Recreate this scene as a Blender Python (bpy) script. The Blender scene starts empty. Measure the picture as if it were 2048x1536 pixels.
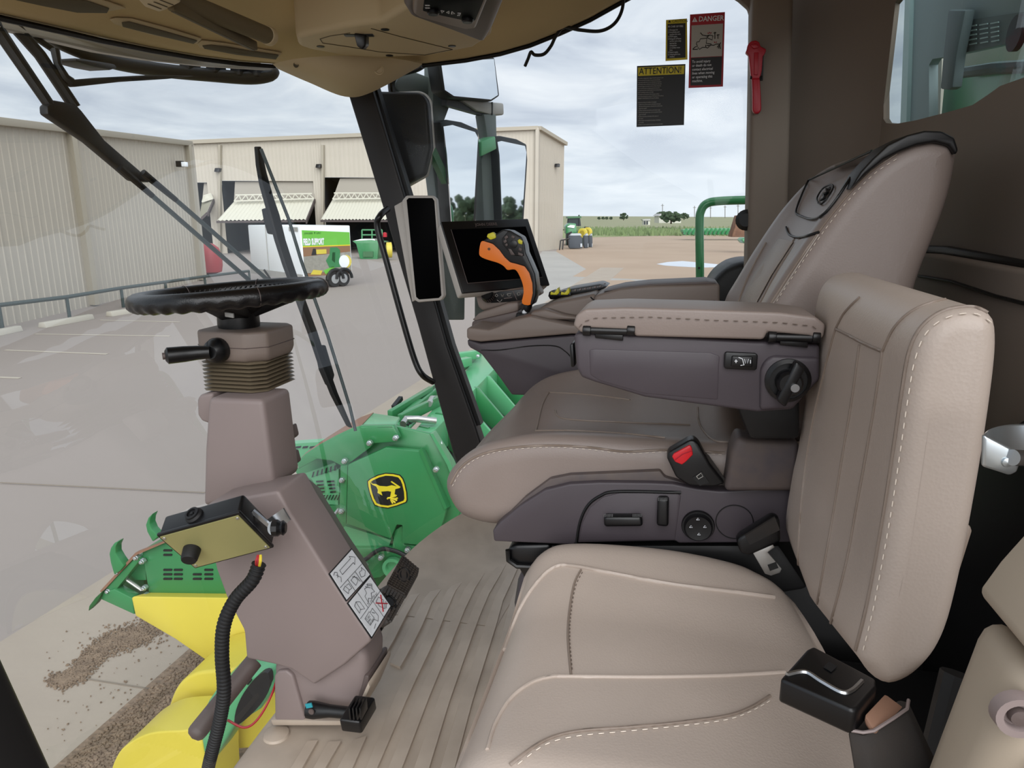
import bpy, bmesh, math, random
from mathutils import Vector, Matrix
random.seed(7)
SC = bpy.context.scene
COL = SC.collection
# ------------------------------------------------------------------ camera, sky, sun, exposure
FPX = 1400.0                      # focal length in pixels of the 2048 px wide frame
YAW, PITCH = math.radians(12.3), math.radians(13.4)
CAMZ = 0.92                       # metres above the cab floor; ground lies 2.1 m below that floor
GZ = -2.1
cam_d = bpy.data.cameras.new('camera')
cam_d.sensor_width = 36.0; cam_d.lens = 36.0*FPX/2048.0
cam_d.clip_start = 0.02; cam_d.clip_end = 4000
cam = bpy.data.objects.new('camera', cam_d); COL.objects.link(cam)
cam.location = (0, 0, CAMZ)
cam.rotation_euler = (math.pi/2-PITCH, 0, YAW)
SC.camera = cam

SKY_STRENGTH = 1.14
SUN_STRENGTH = 3.6
world = bpy.data.worlds.new('overcast_sky'); SC.world = world; world.use_nodes = True
nt = world.node_tree; nt.nodes.clear()
def N(t, **k):
    n = nt.nodes.new(t)
    for a, b in k.items(): setattr(n, a, b)
    return n
tc = N('ShaderNodeTexCoord'); sep = N('ShaderNodeSeparateXYZ'); nt.links.new(tc.outputs['Generated'], sep.inputs[0])
mz = N('ShaderNodeMath', operation='ABSOLUTE'); nt.links.new(sep.outputs['Z'], mz.inputs[0])
az = N('ShaderNodeMath', operation='ADD'); az.inputs[1].default_value = 0.16; nt.links.new(mz.outputs[0], az.inputs[0])
dx = N('ShaderNodeMath', operation='DIVIDE'); nt.links.new(sep.outputs['X'], dx.inputs[0]); nt.links.new(az.outputs[0], dx.inputs[1])
dy = N('ShaderNodeMath', operation='DIVIDE'); nt.links.new(sep.outputs['Y'], dy.inputs[0]); nt.links.new(az.outputs[0], dy.inputs[1])
cmb = N('ShaderNodeCombineXYZ'); nt.links.new(dx.outputs[0], cmb.inputs[0]); nt.links.new(dy.outputs[0], cmb.inputs[1])
n1 = N('ShaderNodeTexNoise'); n1.inputs['Scale'].default_value = 1.35; n1.inputs['Detail'].default_value = 8; n1.inputs['Roughness'].default_value = 0.55
n1.inputs['Distortion'].default_value = 0.5
nt.links.new(cmb.outputs[0], n1.inputs['Vector'])
rmp = N('ShaderNodeValToRGB'); nt.links.new(n1.outputs['Fac'], rmp.inputs[0])
e = rmp.color_ramp.elements
e[0].position = 0.34; e[0].color = (0.44, 0.50, 0.60, 1)
e[1].position = 0.68; e[1].color = (0.84, 0.88, 0.92, 1)
m = e.new(0.5); m.color = (0.62, 0.68, 0.76, 1)
# paler veil near the horizon
hz = N('ShaderNodeMapRange'); hz.inputs['From Min'].default_value = 0.0; hz.inputs['From Max'].default_value = 0.16
hz.inputs['To Min'].default_value = 0.75; hz.inputs['To Max'].default_value = 0.0
nt.links.new(mz.outputs[0], hz.inputs['Value'])
mx = N('ShaderNodeMixRGB'); mx.inputs[2].default_value = (0.76, 0.83, 0.89, 1)
nt.links.new(hz.outputs[0], mx.inputs[0]); nt.links.new(rmp.outputs[0], mx.inputs[1])
bg = N('ShaderNodeBackground'); bg.inputs['Strength'].default_value = SKY_STRENGTH
nt.links.new(mx.outputs[0], bg.inputs['Color'])
out = N('ShaderNodeOutputWorld'); nt.links.new(bg.outputs[0], out.inputs['Surface'])
# sun behind thin cloud, on the side of the open cab door
sd = bpy.data.lights.new('veiled_sun', 'SUN'); sd.energy = SUN_STRENGTH; sd.angle = math.radians(75); sd.color = (1.0, 0.985, 0.97)
sun = bpy.data.objects.new('veiled_sun', sd); COL.objects.link(sun)
sun.rotation_euler = (Vector((-0.38, 1.0, -0.74))).to_track_quat('-Z', 'Y').to_euler()
sun.location = (0, -20, 20)
vs = SC.view_settings
vs.view_transform = 'Standard'; vs.look = 'None'; vs.exposure = 0.0; vs.gamma = 1.0; vs.use_curve_mapping = False
SC.cycles.max_bounces = 7; SC.cycles.transparent_max_bounces = 16
SC.cycles.use_denoising = True
SC.cycles.caustics_reflective = False; SC.cycles.caustics_refractive = False
SC.cycles.sample_clamp_indirect = 6

# ------------------------------------------------------------------ pixel -> world
sy_, cy_, sp_, cp_ = math.sin(YAW), math.cos(YAW), math.sin(PITCH), math.cos(PITCH)
def ray(px, py):
    u = (px-1024)/FPX; v = (768-py)/FPX
    fh = cp_+v*sp_
    return Vector((-sy_*fh+cy_*u, cy_*fh+sy_*u, v*cp_-sp_))
O = Vector((0, 0, CAMZ))
def PY(px, py, Y): d = ray(px, py); return O+d*(Y/d.y)
def PX(px, py, X): d = ray(px, py); return O+d*(X/d.x)
def PZ(px, py, Z): d = ray(px, py); return O+d*((Z-CAMZ)/d.z)
def PP(px, py, p, n): d = ray(px, py); n = Vector(n); return O+d*((Vector(p)-O).dot(n)/d.dot(n))
def PD(px, py, D): return O+ray(px, py)*D        # at camera depth D
def PYs(pix, Y): return [PY(a, b, Y) for a, b in pix]
# ------------------------------------------------------------------ materials
def hexc(h):
    h = h.lstrip('#'); r = [int(h[i:i+2], 16)/255 for i in (0, 2, 4)]
    return tuple(c/12.92 if c <= .04045 else ((c+.055)/1.055)**2.4 for c in r)+(1.0,)
MATS = {}
def mat(name, col, rough=.5, metal=0.0, bump=None, var=None, spec=.5, coat=0.0, voro=None):
    """col hex; bump=(scale,strength,distance); var=(scale,amount 0..1, second colour hex or None)"""
    m = bpy.data.materials.new(name); m.use_nodes = True
    t = m.node_tree; b = t.nodes['Principled BSDF']
    c = hexc(col); b.inputs['Base Color'].default_value = c
    b.inputs['Roughness'].default_value = rough; b.inputs['Metallic'].default_value = metal
    b.inputs['Specular IOR Level'].default_value = spec
    if coat: b.inputs['Coat Weight'].default_value = coat; b.inputs['Coat Roughness'].default_value = .1
    g = t.nodes.new('ShaderNodeTexCoord')
    if var:
        nz = t.nodes.new('ShaderNodeTexNoise'); nz.inputs['Scale'].default_value = var[0]; nz.inputs['Detail'].default_value = 6
        t.links.new(g.outputs['Object'], nz.inputs['Vector'])
        r = t.nodes.new('ShaderNodeValToRGB'); r.color_ramp.elements[0].position = .35; r.color_ramp.elements[1].position = .68
        c2 = hexc(var[2]) if len(var) > 2 and var[2] else tuple(x*(1-var[1]) for x in c[:3])+(1,)
        if len(var) > 2 and var[2]: c2 = tuple(c[i]*(1-var[1])+c2[i]*var[1] for i in range(3))+(1,)
        r.color_ramp.elements[0].color = c2; r.color_ramp.elements[1].color = c
        t.links.new(nz.outputs['Fac'], r.inputs[0]); t.links.new(r.outputs[0], b.inputs['Base Color'])
    if bump or voro:
        bp = t.nodes.new('ShaderNodeBump')
        if voro:
            tx = t.nodes.new('ShaderNodeTexVoronoi'); tx.inputs['Scale'].default_value = voro[0]; o = tx.outputs['Distance']
            bp.inputs['Strength'].default_value = voro[1]; bp.inputs['Distance'].default_value = voro[2]
        else:
            tx = t.nodes.new('ShaderNodeTexNoise'); tx.inputs['Scale'].default_value = bump[0]; tx.inputs['Detail'].default_value = 4; o = tx.outputs['Fac']
            bp.inputs['Strength'].default_value = bump[1]; bp.inputs['Distance'].default_value = bump[2]
        t.links.new(g.outputs['Object'], tx.inputs['Vector']); t.links.new(o, bp.inputs['Height']); t.links.new(bp.outputs[0], b.inputs['Normal'])
    MATS[name] = m; return m
def mat_glass(name, tint, refl=1.0, rough=0.0, base=.07):
    m = bpy.data.materials.new(name); m.use_nodes = True; t = m.node_tree; t.nodes.clear()
    tr = t.nodes.new('ShaderNodeBsdfTransparent'); tr.inputs[0].default_value = tint+(1,)
    gl = t.nodes.new('ShaderNodeBsdfGlossy'); gl.inputs['Roughness'].default_value = rough; gl.inputs[0].default_value = (refl, refl, refl, 1)
    lw = t.nodes.new('ShaderNodeLayerWeight'); pw = t.nodes.new('ShaderNodeMath'); pw.operation = 'POWER'; pw.inputs[1].default_value = 5
    fr = t.nodes.new('ShaderNodeMath'); fr.operation = 'MULTIPLY_ADD'; fr.inputs[1].default_value = .9; fr.inputs[2].default_value = base
    t.links.new(lw.outputs['Facing'], pw.inputs[0]); t.links.new(pw.outputs[0], fr.inputs[0])
    mx = t.nodes.new('ShaderNodeMixShader'); t.links.new(fr.outputs[0], mx.inputs[0]); t.links.new(tr.outputs[0], mx.inputs[1]); t.links.new(gl.outputs[0], mx.inputs[2])
    o = t.nodes.new('ShaderNodeOutputMaterial'); t.links.new(mx.outputs[0], o.inputs[0]); MATS[name] = m; return m
def mat_emit(name, col, s):
    m = bpy.data.materials.new(name); m.use_nodes = True; t = m.node_tree; b = t.nodes['Principled BSDF']
    b.inputs['Base Color'].default_value = (0, 0, 0, 1); b.inputs['Emission Color'].default_value = hexc(col); b.inputs['Emission Strength'].default_value = s
    MATS[name] = m; return m
# ------------------------------------------------------------------ object helpers
WT = {}
def link(name, me, mt, parent=None, smooth=None):
    o = bpy.data.objects.new(name, me); COL.objects.link(o)
    if mt is not None:
        for x in (mt if isinstance(mt, (list, tuple)) else [mt]): me.materials.append(MATS[x] if isinstance(x, str) else x)
    return o
def place(o, c, parent):
    o.location = c; WT[o.name] = Vector(c)
    if parent is not None:
        o.parent = parent; o.matrix_parent_inverse = Matrix.Translation(-WT[parent.name])
def ang_smooth(bm, deg):
    lim = math.radians(deg)
    for f in bm.faces: f.smooth = True
    for e_ in bm.edges:
        if len(e_.link_faces) != 2: e_.smooth = False
        else:
            try: e_.smooth = e_.calc_face_angle() < lim
            except Exception: e_.smooth = False
def mk(name, bm, mt, parent=None, bev=0, seg=2, sm=35, weld=False):
    """bmesh in world coordinates -> object whose origin is the middle of its bounds"""
    if weld: bmesh.ops.remove_doubles(bm, verts=bm.verts, dist=1e-5)
    bmesh.ops.recalc_face_normals(bm, faces=bm.faces)
    if bev:
        es = []
        for e_ in bm.edges:
            if len(e_.link_faces) == 2:
                try: a = e_.calc_face_angle()
                except Exception: a = 0
                if a > math.radians(22): es.append(e_)
        if es:
            bmesh.ops.bevel(bm, geom=es, offset=bev, segments=seg, profile=.5, affect='EDGES', clamp_overlap=True)
            bmesh.ops.recalc_face_normals(bm, faces=bm.faces)
    if sm: ang_smooth(bm, sm)
    lo = Vector((1e9,)*3); hi = Vector((-1e9,)*3)
    for v in bm.verts:
        for i in range(3): lo[i] = min(lo[i], v.co[i]); hi[i] = max(hi[i], v.co[i])
    c = (lo+hi)/2
    for v in bm.verts: v.co -= c
    me = bpy.data.meshes.new(name); bm.to_mesh(me); bm.free()
    o = link(name, me, mt); place(o, c, parent); return o
def thing(name, label, cat, loc, group=None):
    o = bpy.data.objects.new(name, None); COL.objects.link(o); o.empty_display_size = .05
    place(o, Vector(loc), None); return tag(o, label, cat, group)
def tag(o, label=None, cat=None, group=None, kind=None):
    if label: o['label'] = label
    if cat: o['category'] = cat
    if group: o['group'] = group
    if kind: o['kind'] = kind
    return o
def struct(o, label=None): o['kind'] = 'structure'; (label and o.__setitem__('label', label)); return o
def dup(o, off, parent=None, name=None):
    """copy of one mesh object moved by off"""
    c = o.copy(); COL.objects.link(c)
    par = parent if parent is not None else o.parent
    c.parent = None; c.matrix_parent_inverse = Matrix.Identity(4)
    place(c, WT[o.name]+Vector(off), par)
    return c
# --- bmesh shape builders (all return bm, add to bm if given)
def B(): return bmesh.new()
def poly_prism(pts, ext, bm=None):
    bm = bm or B(); ext = Vector(ext)
    a = [bm.verts.new(Vector(p)) for p in pts]; b = [bm.verts.new(Vector(p)+ext) for p in pts]
    bm.faces.new(a); bm.faces.new(b[::-1])
    n = len(a)
    for i in range(n): bm.faces.new((a[i], b[i], b[(i+1) % n], a[(i+1) % n]))
    return bm
def slab(pix, Y, dY, bm=None): return poly_prism(PYs(pix, Y), (0, dY, 0), bm)
def loftpoly(A, Bp, bm=None):
    bm = bm or B()
    a = [bm.verts.new(Vector(p)) for p in A]; b = [bm.verts.new(Vector(p)) for p in Bp]
    bm.faces.new(a); bm.faces.new(b[::-1]); n = len(a)
    for i in range(n): bm.faces.new((a[i], b[i], b[(i+1) % n], a[(i+1) % n]))
    return bm
def rings(rs, cap=True, closed=False, bm=None, ring_closed=True):
    """skin between consecutive rings of points"""
    bm = bm or B()
    V = [[bm.verts.new(Vector(p)) for p in r] for r in rs]; n = len(V[0])
    m_ = len(V)
    for i in range(m_ if closed else m_-1):
        A, C = V[i], V[(i+1) % m_]
        for j in range(n if ring_closed else n-1):
            bm.faces.new((A[j], A[(j+1) % n], C[(j+1) % n], C[j]))
    if cap and not closed and ring_closed:
        bm.faces.new(V[0][::-1]); bm.faces.new(V[-1])
    return bm
def frame(t, up=None):
    t = Vector(t).normalized(); u = Vector(up) if up else (Vector((0, 0, 1)) if abs(t.z) < .9 else Vector((1, 0, 0)))
    s = t.cross(u).normalized(); return s, s.cross(t).normalized()
def tube(path, r, n=10, closed=False, bm=None, cap=True):
    P = [Vector(p) for p in path]; m_ = len(P); R = r if isinstance(r, (list, tuple)) else [r]*m_
    rs = []; s = None
    for i in range(m_):
        if closed: t = P[(i+1) % m_]-P[i-1]
        else: t = P[min(i+1, m_-1)]-P[max(i-1, 0)]
        t.normalize()
        if s is None: s, w = frame(t)
        else:
            s = (s-t*s.dot(t)).normalized(); w = s.cross(t)
        w = s.cross(t)
        rs.append([P[i]+(s*math.cos(2*math.pi*k/n)+w*math.sin(2*math.pi*k/n))*R[i] for k in range(n)])
    return rings(rs, cap=cap, closed=closed, bm=bm)
def cyl(a, b, r, n=16, bm=None, r2=None): return tube([a, b], [r, r if r2 is None else r2], n, bm=bm)
def box(c, sz, rot=None, bm=None):
    bm = bm or B(); c = Vector(c); h = Vector(sz)/2; Rm = rot if rot is not None else Matrix.Identity(3)
    v = [bm.verts.new(c+Rm @ Vector((h.x*i, h.y*j, h.z*k))) for i in (-1, 1) for j in (-1, 1) for k in (-1, 1)]
    for f in ((0, 1, 3, 2), (4, 6, 7, 5), (0, 4, 5, 1), (2, 3, 7, 6), (0, 2, 6, 4), (1, 5, 7, 3)): bm.faces.new([v[i] for i in f])
    return bm
def obox(c, ax, ay, az, bm=None):
    """box from centre and three half vectors"""
    bm = bm or B(); c = Vector(c); ax, ay, az = Vector(ax), Vector(ay), Vector(az)
    v = [bm.verts.new(c+ax*i+ay*j+az*k) for i in (-1, 1) for j in (-1, 1) for k in (-1, 1)]
    for f in ((0, 1, 3, 2), (4, 6, 7, 5), (0, 4, 5, 1), (2, 3, 7, 6), (0, 2, 6, 4), (1, 5, 7, 3)): bm.faces.new([v[i] for i in f])
    return bm
def bar(a, b, w, h, up=(0, 0, 1), bm=None):
    a, b = Vector(a), Vector(b); s, u = frame(b-a, up); return obox((a+b)/2, (b-a)/2, s*w/2, u*h/2, bm)
def lathe(prof, o, axis, n=24, bm=None):
    """prof list of (radius, distance along axis)"""
    o = Vector(o); t = Vector(axis).normalized(); s, w = frame(t)
    rs = [[o+t*d+(s*math.cos(2*math.pi*k/n)+w*math.sin(2*math.pi*k/n))*max(r, 1e-5) for k in range(n)] for r, d in prof]
    return rings(rs, bm=bm)
def crom(P, n=6, closed=False):
    P = [Vector(p) for p in P]; m_ = len(P); R = []
    for i in range(m_ if closed else m_-1):
        p1, p2 = P[i], P[(i+1) % m_]
        p0 = P[i-1] if (closed or i > 0) else p1; p3 = P[(i+2) % m_] if (closed or i+2 < m_) else p2
        for k in range(n):
            t = k/n
            R.append(.5*((2*p1)+(p2-p0)*t+(2*p0-5*p1+4*p2-p3)*t*t+(3*p1-p0-3*p2+p3)*t**3))
    if not closed: R.append(P[-1])
    return R
def resample(P, n, closed=True):
    P = [Vector(p) for p in P]; Q = P+[P[0]] if closed else P
    L = [0]
    for i in range(len(Q)-1): L.append(L[-1]+(Q[i+1]-Q[i]).length)
    R = []; j = 0
    for k in range(n):
        d = L[-1]*k/(n if closed else n-1)
        while j < len(L)-2 and L[j+1] < d: j += 1
        s = (d-L[j])/max(L[j+1]-L[j], 1e-9); R.append(Q[j].lerp(Q[j+1], s))
    return R
def rprism(prof, y0, y1, R, n=72, k=6, deform=None, ny=8, inset=True):
    """soft cushion: (x,z) side profile run from y0 to y1 with rounded side edges"""
    P = resample([Vector((p[0], 0, p[1])) for p in prof], n)
    ctr = sum(P, Vector())/n
    nor = []
    for i in range(n):
        t = (P[(i+1) % n]-P[i-1]).normalized(); nn = Vector((t.z, 0, -t.x)); nor.append(nn)
    area = sum(P[i].x*P[(i+1) % n].z-P[(i+1) % n].x*P[i].z for i in range(n))
    if area < 0: nor = [-a for a in nor]
    for _ in range(3): nor = [(nor[i-1]+nor[i]*2+nor[(i+1) % n]).normalized() for i in range(n)]
    st = []
    for i in range(k+1):
        a = math.pi/2*i/k; st.append((y0+R*(1-math.cos(a)), R*(1-math.sin(a))))
    for i in range(1, ny): st.append((y0+R+(y1-y0-2*R)*i/ny, 0))
    for i in range(k, -1, -1):
        a = math.pi/2*i/k; st.append((y1-R*(1-math.cos(a)), R*(1-math.sin(a))))
    rs = []
    for y, ins in st:
        # ins is 0 at the full section and R at the end caps
        d = ins
        rs.append([P[i]-nor[i]*d+Vector((0, y, 0)) for i in range(n)])
    bm = B(); V = [[bm.verts.new(p) for p in r] for r in rs]
    for i in range(len(V)-1):
        for j in range(n): bm.faces.new((V[i][j], V[i][(j+1) % n], V[i+1][(j+1) % n], V[i+1][j]))
    for r, fl in ((V[0], 1), (V[-1], 0)):
        bm.faces.new(r)
    bmesh.ops.triangulate(bm, faces=[f for f in bm.faces if len(f.verts) > 4])
    if deform:
        for v in bm.verts: v.co = deform(v.co.copy())
    return bm
def surf(fn, nu, nv, thick=0.0, bm=None):
    bm = bm or B(); g = [[bm.verts.new(fn(i/nu, j/nv)) for j in range(nv+1)] for i in range(nu+1)]
    fs = [bm.faces.new((g[i][j], g[i+1][j], g[i+1][j+1], g[i][j+1])) for i in range(nu) for j in range(nv)]
    if thick:
        bmesh.ops.recalc_face_normals(bm, faces=fs)
        bmesh.ops.solidify(bm, geom=fs, thickness=thick)
    return bm
def text_bm(s, size, origin, ux, uy, font_w=0, align='LEFT', depth=0.0, spacing=1.0, xs=1.0):
    cu = bpy.data.curves.new('t', 'FONT'); cu.body = s; cu.size = size; cu.align_x = align; cu.resolution_u = 2; cu.space_line = spacing
    cu.offset = font_w; cu.extrude = depth
    ob = bpy.data.objects.new('t', cu); COL.objects.link(ob)
    dg = bpy.context.evaluated_depsgraph_get(); me = bpy.data.meshes.new_from_object(ob.evaluated_get(dg))
    bm = B(); bm.from_mesh(me); bpy.data.objects.remove(ob); bpy.data.curves.remove(cu); bpy.data.meshes.remove(me)
    ux, uy = Vector(ux).normalized()*xs, Vector(uy).normalized(); uz = ux.cross(uy); o = Vector(origin)
    for v in bm.verts: v.co = o+ux*v.co.x+uy*v.co.y+uz*v.co.z
    return bm
def stitches(path, name, mt, parent, ln=.006, gap=.004, r=.0009, lift=None):
    """row of thread stitches, one mesh per seam"""
    if len(path) < 3: return None
    P = [Vector(p) for p in path]; L = sum((P[i+1]-P[i]).length for i in range(len(P)-1))
    n = max(2, int(L/(ln+gap))); Q = resample(P, n*4+1, closed=False); bm = B()
    for i in range(n): tube([Q[4*i], Q[4*i+1], Q[min(4*i+2, len(Q)-1)]], [r*.7, r, r*.7], 5, bm=bm)
    return mk(name, bm, mt, parent)
def seam(path, r, name, mt, parent, n=6):
    if len(path) < 3: return None
    return mk(name, tube(path, r, n), mt, parent, sm=60)

from mathutils.bvhtree import BVHTree
_bv = {}
def cast(o, px, py, lift=0.001):
    """point of object o seen at a pixel (None when missed)"""
    if o.name not in _bv:
        me = o.data; off = WT[o.name]
        _bv[o.name] = BVHTree.FromPolygons([v.co+off for v in me.vertices], [tuple(p.vertices) for p in me.polygons])
    d = ray(px, py).normalized(); h = _bv[o.name].ray_cast(O, d)
    if h[0] is None: return None
    n = h[1] if h[1].dot(d) < 0 else -h[1]
    return h[0]+n*lift
def casts(o, pix, lift=0.001): return [p for p in (cast(o, a, b, lift) for a, b in pix) if p is not None]
def castpath(o, pix, lift=0.001, n=8):
    P = crom([Vector((a, b, 0)) for a, b in pix], n); return casts(o, [(p.x, p.y) for p in P], lift)
def decal(o, pix, lift, th, name, mt, parent, bev=0, n=1):
    """thin piece whose outline lies on the surface of o, traced by pixels"""
    c = Vector((sum(a for a, b in pix)/len(pix), sum(b for a, b in pix)/len(pix), 0))
    P = casts(o, pix, lift)
    if len(P) < 3: return None
    nrm = Vector()
    for i in range(len(P)):
        a, b = P[i], P[(i+1) % len(P)]
        nrm += Vector(((a.y-b.y)*(a.z+b.z), (a.z-b.z)*(a.x+b.x), (a.x-b.x)*(a.y+b.y)))
    nrm.normalize()
    if nrm.dot(ray(c.x, c.y)) > 0: nrm = -nrm
    return mk(name, poly_prism(P, nrm*th), mt, parent, bev=bev)
# ------------------------------------------------------------------ the materials of the place
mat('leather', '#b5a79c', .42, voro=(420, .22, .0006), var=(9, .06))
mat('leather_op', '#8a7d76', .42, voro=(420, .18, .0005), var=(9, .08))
mat('leather_dark', '#85776c', .45, voro=(420, .18, .0005))
mat('leather_perf', '#9a8f86', .45, voro=(300, .5, .001))
mat('thread', '#d9cdbf', .7)
mat('thread_dark', '#6a5d54', .7)
mat('piping_black', '#0a0a0c', .45)
mat('taupe', '#8a7c79', .5, bump=(900, .12, .0004), var=(5, .05))
mat('taupe_dark', '#5b4f4c', .5, bump=(900, .12, .0004))
mat('console', '#7b6e66', .48, bump=(900, .12, .0004))
mat('charcoal', '#474045', .5, bump=(900, .15, .0004), var=(14, .08))
mat('charcoal_dirty', '#4a4346', .6, bump=(900, .15, .0004), var=(26, .28, '#7d6a56'))
mat('bellows', '#7d705c', .5)
mat('black_plastic', '#09090b', .36, bump=(700, .08, .0003))
mat('black_soft', '#070708', .5, bump=(500, .1, .0004))
mat('black_leather', '#0c0b0d', .32, voro=(350, .25, .0006))
mat('rubber', '#0e0e10', .62)
mat('rubber_pedal', '#393634', .55, var=(60, .3, '#5b4a3a'))
mat('screen', '#010102', .5, spec=.04)
mat('white_print', '#e9ecf0', .5)
mat('black_print', '#101012', .5)
mat('red_print', '#b3182a', .5)
mat('yellow_print', '#e3cf2b', .5)
mat('grey_print', '#b9b6ae', .5)
mat('headliner', '#cdb88c', .85, bump=(600, .3, .0006), var=(6, .05))
mat('headliner_plastic', '#c4b391', .6, bump=(500, .12, .0004))
mat('visor', '#6d6148', .8)
mat('vent_dark', '#5d5442', .7)
mat('wall_liner', '#83766b', .75, bump=(700, .2, .0005))
mat('pillar', '#1d1a1a', .5, bump=(800, .1, .0003))
mat('floor_mat', '#bdae9e', .5, bump=(300, .15, .0006), var=(11, .28, '#6b5b4c'))
mat('rib_top', '#c3b4a4', .45, bump=(300, .15, .0005), var=(9, .3, '#6e5a49'))
mat('seat_base_black', '#070607', .55)
mat('gold_plate', '#b0ab74', .36, metal=.25, var=(7, .12))
mat('steel', '#b9bcbf', .3, metal=1.0)
mat('zinc', '#c9c9c6', .35, metal=.9)
mat('alu', '#c4ccd0', .28, metal=.9)
mat('belt', '#211f1e', .8, bump=(900, .3, .0006), var=(20, .25, '#4c3e32'))
mat('red_plastic', '#b3182c', .4)
mat('red_button', '#d8202a', .35)
mat('wire_red', '#a8222a', .4)
mat('wire_yellow', '#d9c23b', .4)
mat('orange', '#f07d1e', .38)
mat('knob_yellow', '#d8cf2f', .45)
mat('teal', '#2a93a0', .5)
mat('green', '#378551', .32, coat=.25, var=(4, .08))
mat('green_dark', '#1c5c2a', .4)
mat('green_pale', '#58a574', .35, coat=.2)
mat('yellow', '#d8c74d', .4, var=(3, .06))
mat('brown_seal', '#8a6753', .7)
mat('bolt', '#c8cdd0', .3, metal=.8)
mat('header_black', '#15171a', .5)
mat('mirror', '#e9eef2', .02, metal=1.0)
mat('mirror_post', '#667072', .5, var=(8, .3, '#5a6a52'))
mat('mirror_frame', '#23292c', .5)
mat('light_grey', '#a6a6a3', .5)
mat('pearl', '#b8b3ad', .4)
mat('wiper', '#0a0b0c', .5)
mat('wiper_grey', '#4c5a5e', .45)
mat('ground', '#988f89', .9, bump=(3, .2, .02), var=(.35, .16, '#8f867d'))
mat('concrete', '#a79c8e', .9, bump=(20, .2, .01), var=(1.3, .3, '#93867a'))
mat('gravel', '#8f7c69', .95, voro=(26, .6, .02), var=(30, .45, '#5c4e40'))
mat('dirt', '#aa9682', .95, bump=(2, .3, .03), var=(.18, .35, '#947f6c'))
mat('path_concrete', '#a9a6a0', .9, var=(.4, .12))
mat('water', '#ccd6e4', .05)
mat('siding', '#b9b2a5', .55, var=(.6, .05))
mat('siding_trim', '#a59e8f', .55)
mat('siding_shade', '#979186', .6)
mat('canopy', '#c9c7b9', .5)
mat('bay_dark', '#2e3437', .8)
mat('canopy_edge', '#4a4140', .7)
mat('rail', '#3f4b4a', .5)
mat('kerb_stop', '#b9b4a8', .9)
mat('line_paint', '#b5ada0', .9)
mat('trailer_white', '#eef4f8', .4)
mat('print_green', '#6fbf4a', .5)
mat('print_brown', '#8c6a4e', .6)
mat('print_field', '#9c9a90', .6, var=(9, .2))
mat('tyre', '#262628', .8)
mat('rim', '#b5b8ba', .4, metal=.5)
mat('tank_red', '#a83a40', .5)
mat('bin_grey', '#333a43', .6)
mat('bin_lid', '#aeb5bb', .6)
mat('field', '#7d8a5e', .95, var=(.05, .5, '#9a946a'))
mat('field_far', '#8b8a6c', .95, var=(.03, .4, '#737f5a'))
mat('weeds', '#6f8456', .95, bump=(3, .6, .2), var=(.5, .4, '#8f9a72'))
mat('tree', '#33452c', .95)
mat('bark', '#4a3d30', .9)
mat('shed', '#c3c3b6', .7)
mat('pole', '#6a6762', .8)
mat('rust', '#5c4337', .9, var=(2, .5, '#8a6a52'))
mat('tank_panel', '#94a5a8', .6, var=(3, .1))
mat('tank_panel_dark', '#6b7a7d', .6)
mat('tank_edge', '#a9c4c3', .4)
mat('beige_panel', '#a89a88', .55, bump=(700, .12, .0004))
mat_glass('glass', (.99, .995, .995), .5, base=.012)
mat_glass('rear_glass', (.9, .95, .95), .5, base=.02)
mat_glass('wind_glass', (.95, .97, .965), 1.0)
mat('concrete_dark', '#857b6e', .9)
mat('pebble', '#8d7a66', .95, var=(14, .55, '#4d4034'))
# ------------------------------------------------------------------ cab shell (setting)
CY = 1.16                                     # middle of the cab
HW = 0.76
def xp(z): return -.454-.314*z                # fore-aft place of the corner posts at height z
def gx(y, z):
    q = (y-CY)/HW; return xp(z)-.26*(1-min(1, abs(q))**4)
def PW(px, py, off=0.0):
    """point on the windscreen (moved off metres inwards) seen at a pixel"""
    d = ray(px, py); lo, hi = .3, 3.2
    f = lambda t: (O.x+d.x*t)-(gx(O.y+d.y*t, O.z+d.z*t)+off)
    # first crossing
    t = lo; last = f(t)
    while t < hi:
        t2 = t+.02; v = f(t2)
        if last > 0 >= v:
            a, b = t, t2
            for _ in range(30):
                m_ = (a+b)/2
                if f(m_) > 0: a = m_
                else: b = m_
            return O+d*a
        t, last = t2, v
    return O+d*2.0
# floor with raised ribs
fl_edge = [(gx(y, 0)+.02, y) for y in [.45+i*(1.9-.45)/16 for i in range(17)]]
fl = [Vector((x, y, 0)) for x, y in fl_edge]+[Vector((.5, 1.9, 0)), Vector((.5, .36, 0)), Vector((-.30, .36, 0))]
floor = mk('floor', poly_prism(fl, (0, 0, -.06)), 'floor_mat', bev=.012, seg=3)
struct(floor, 'taupe ribbed rubber mat on the cab floor')
def zpx(l): return [(560+a/3.444, 1090+b/3.444) for a, b in l]
D = {1: [(1183, 72), (1040, 160), (900, 290), (820, 400), (740, 540), (640, 720)],
     2: [(1250, 82), (1080, 230), (943, 372), (880, 480), (790, 660), (710, 800)],
     3: [(1333, 84), (1190, 240), (1062, 372), (985, 560), (900, 730), (830, 855)],
     4: [(1428, 70), (1310, 200), (1187, 358), (1100, 600), (905, 1010), (680, 1536), (600, 1700)],
     5: [(1537, 32), (1420, 190), (1310, 365), (1230, 570), (1030, 1060), (850, 1536), (780, 1700)],
     6: [(1600, 70), (1500, 250), (1427, 372), (1350, 570), (1170, 1090), (1035, 1536), (990, 1700)],
     7: [(1660, 120), (1590, 280), (1545, 365), (1490, 570), (1330, 1080), (1210, 1536), (1170, 1700)],
     8: [(1740, 160), (1690, 280), (1660, 365), (1610, 570), (1490, 1080), (1385, 1536), (1350, 1700)]}
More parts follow.
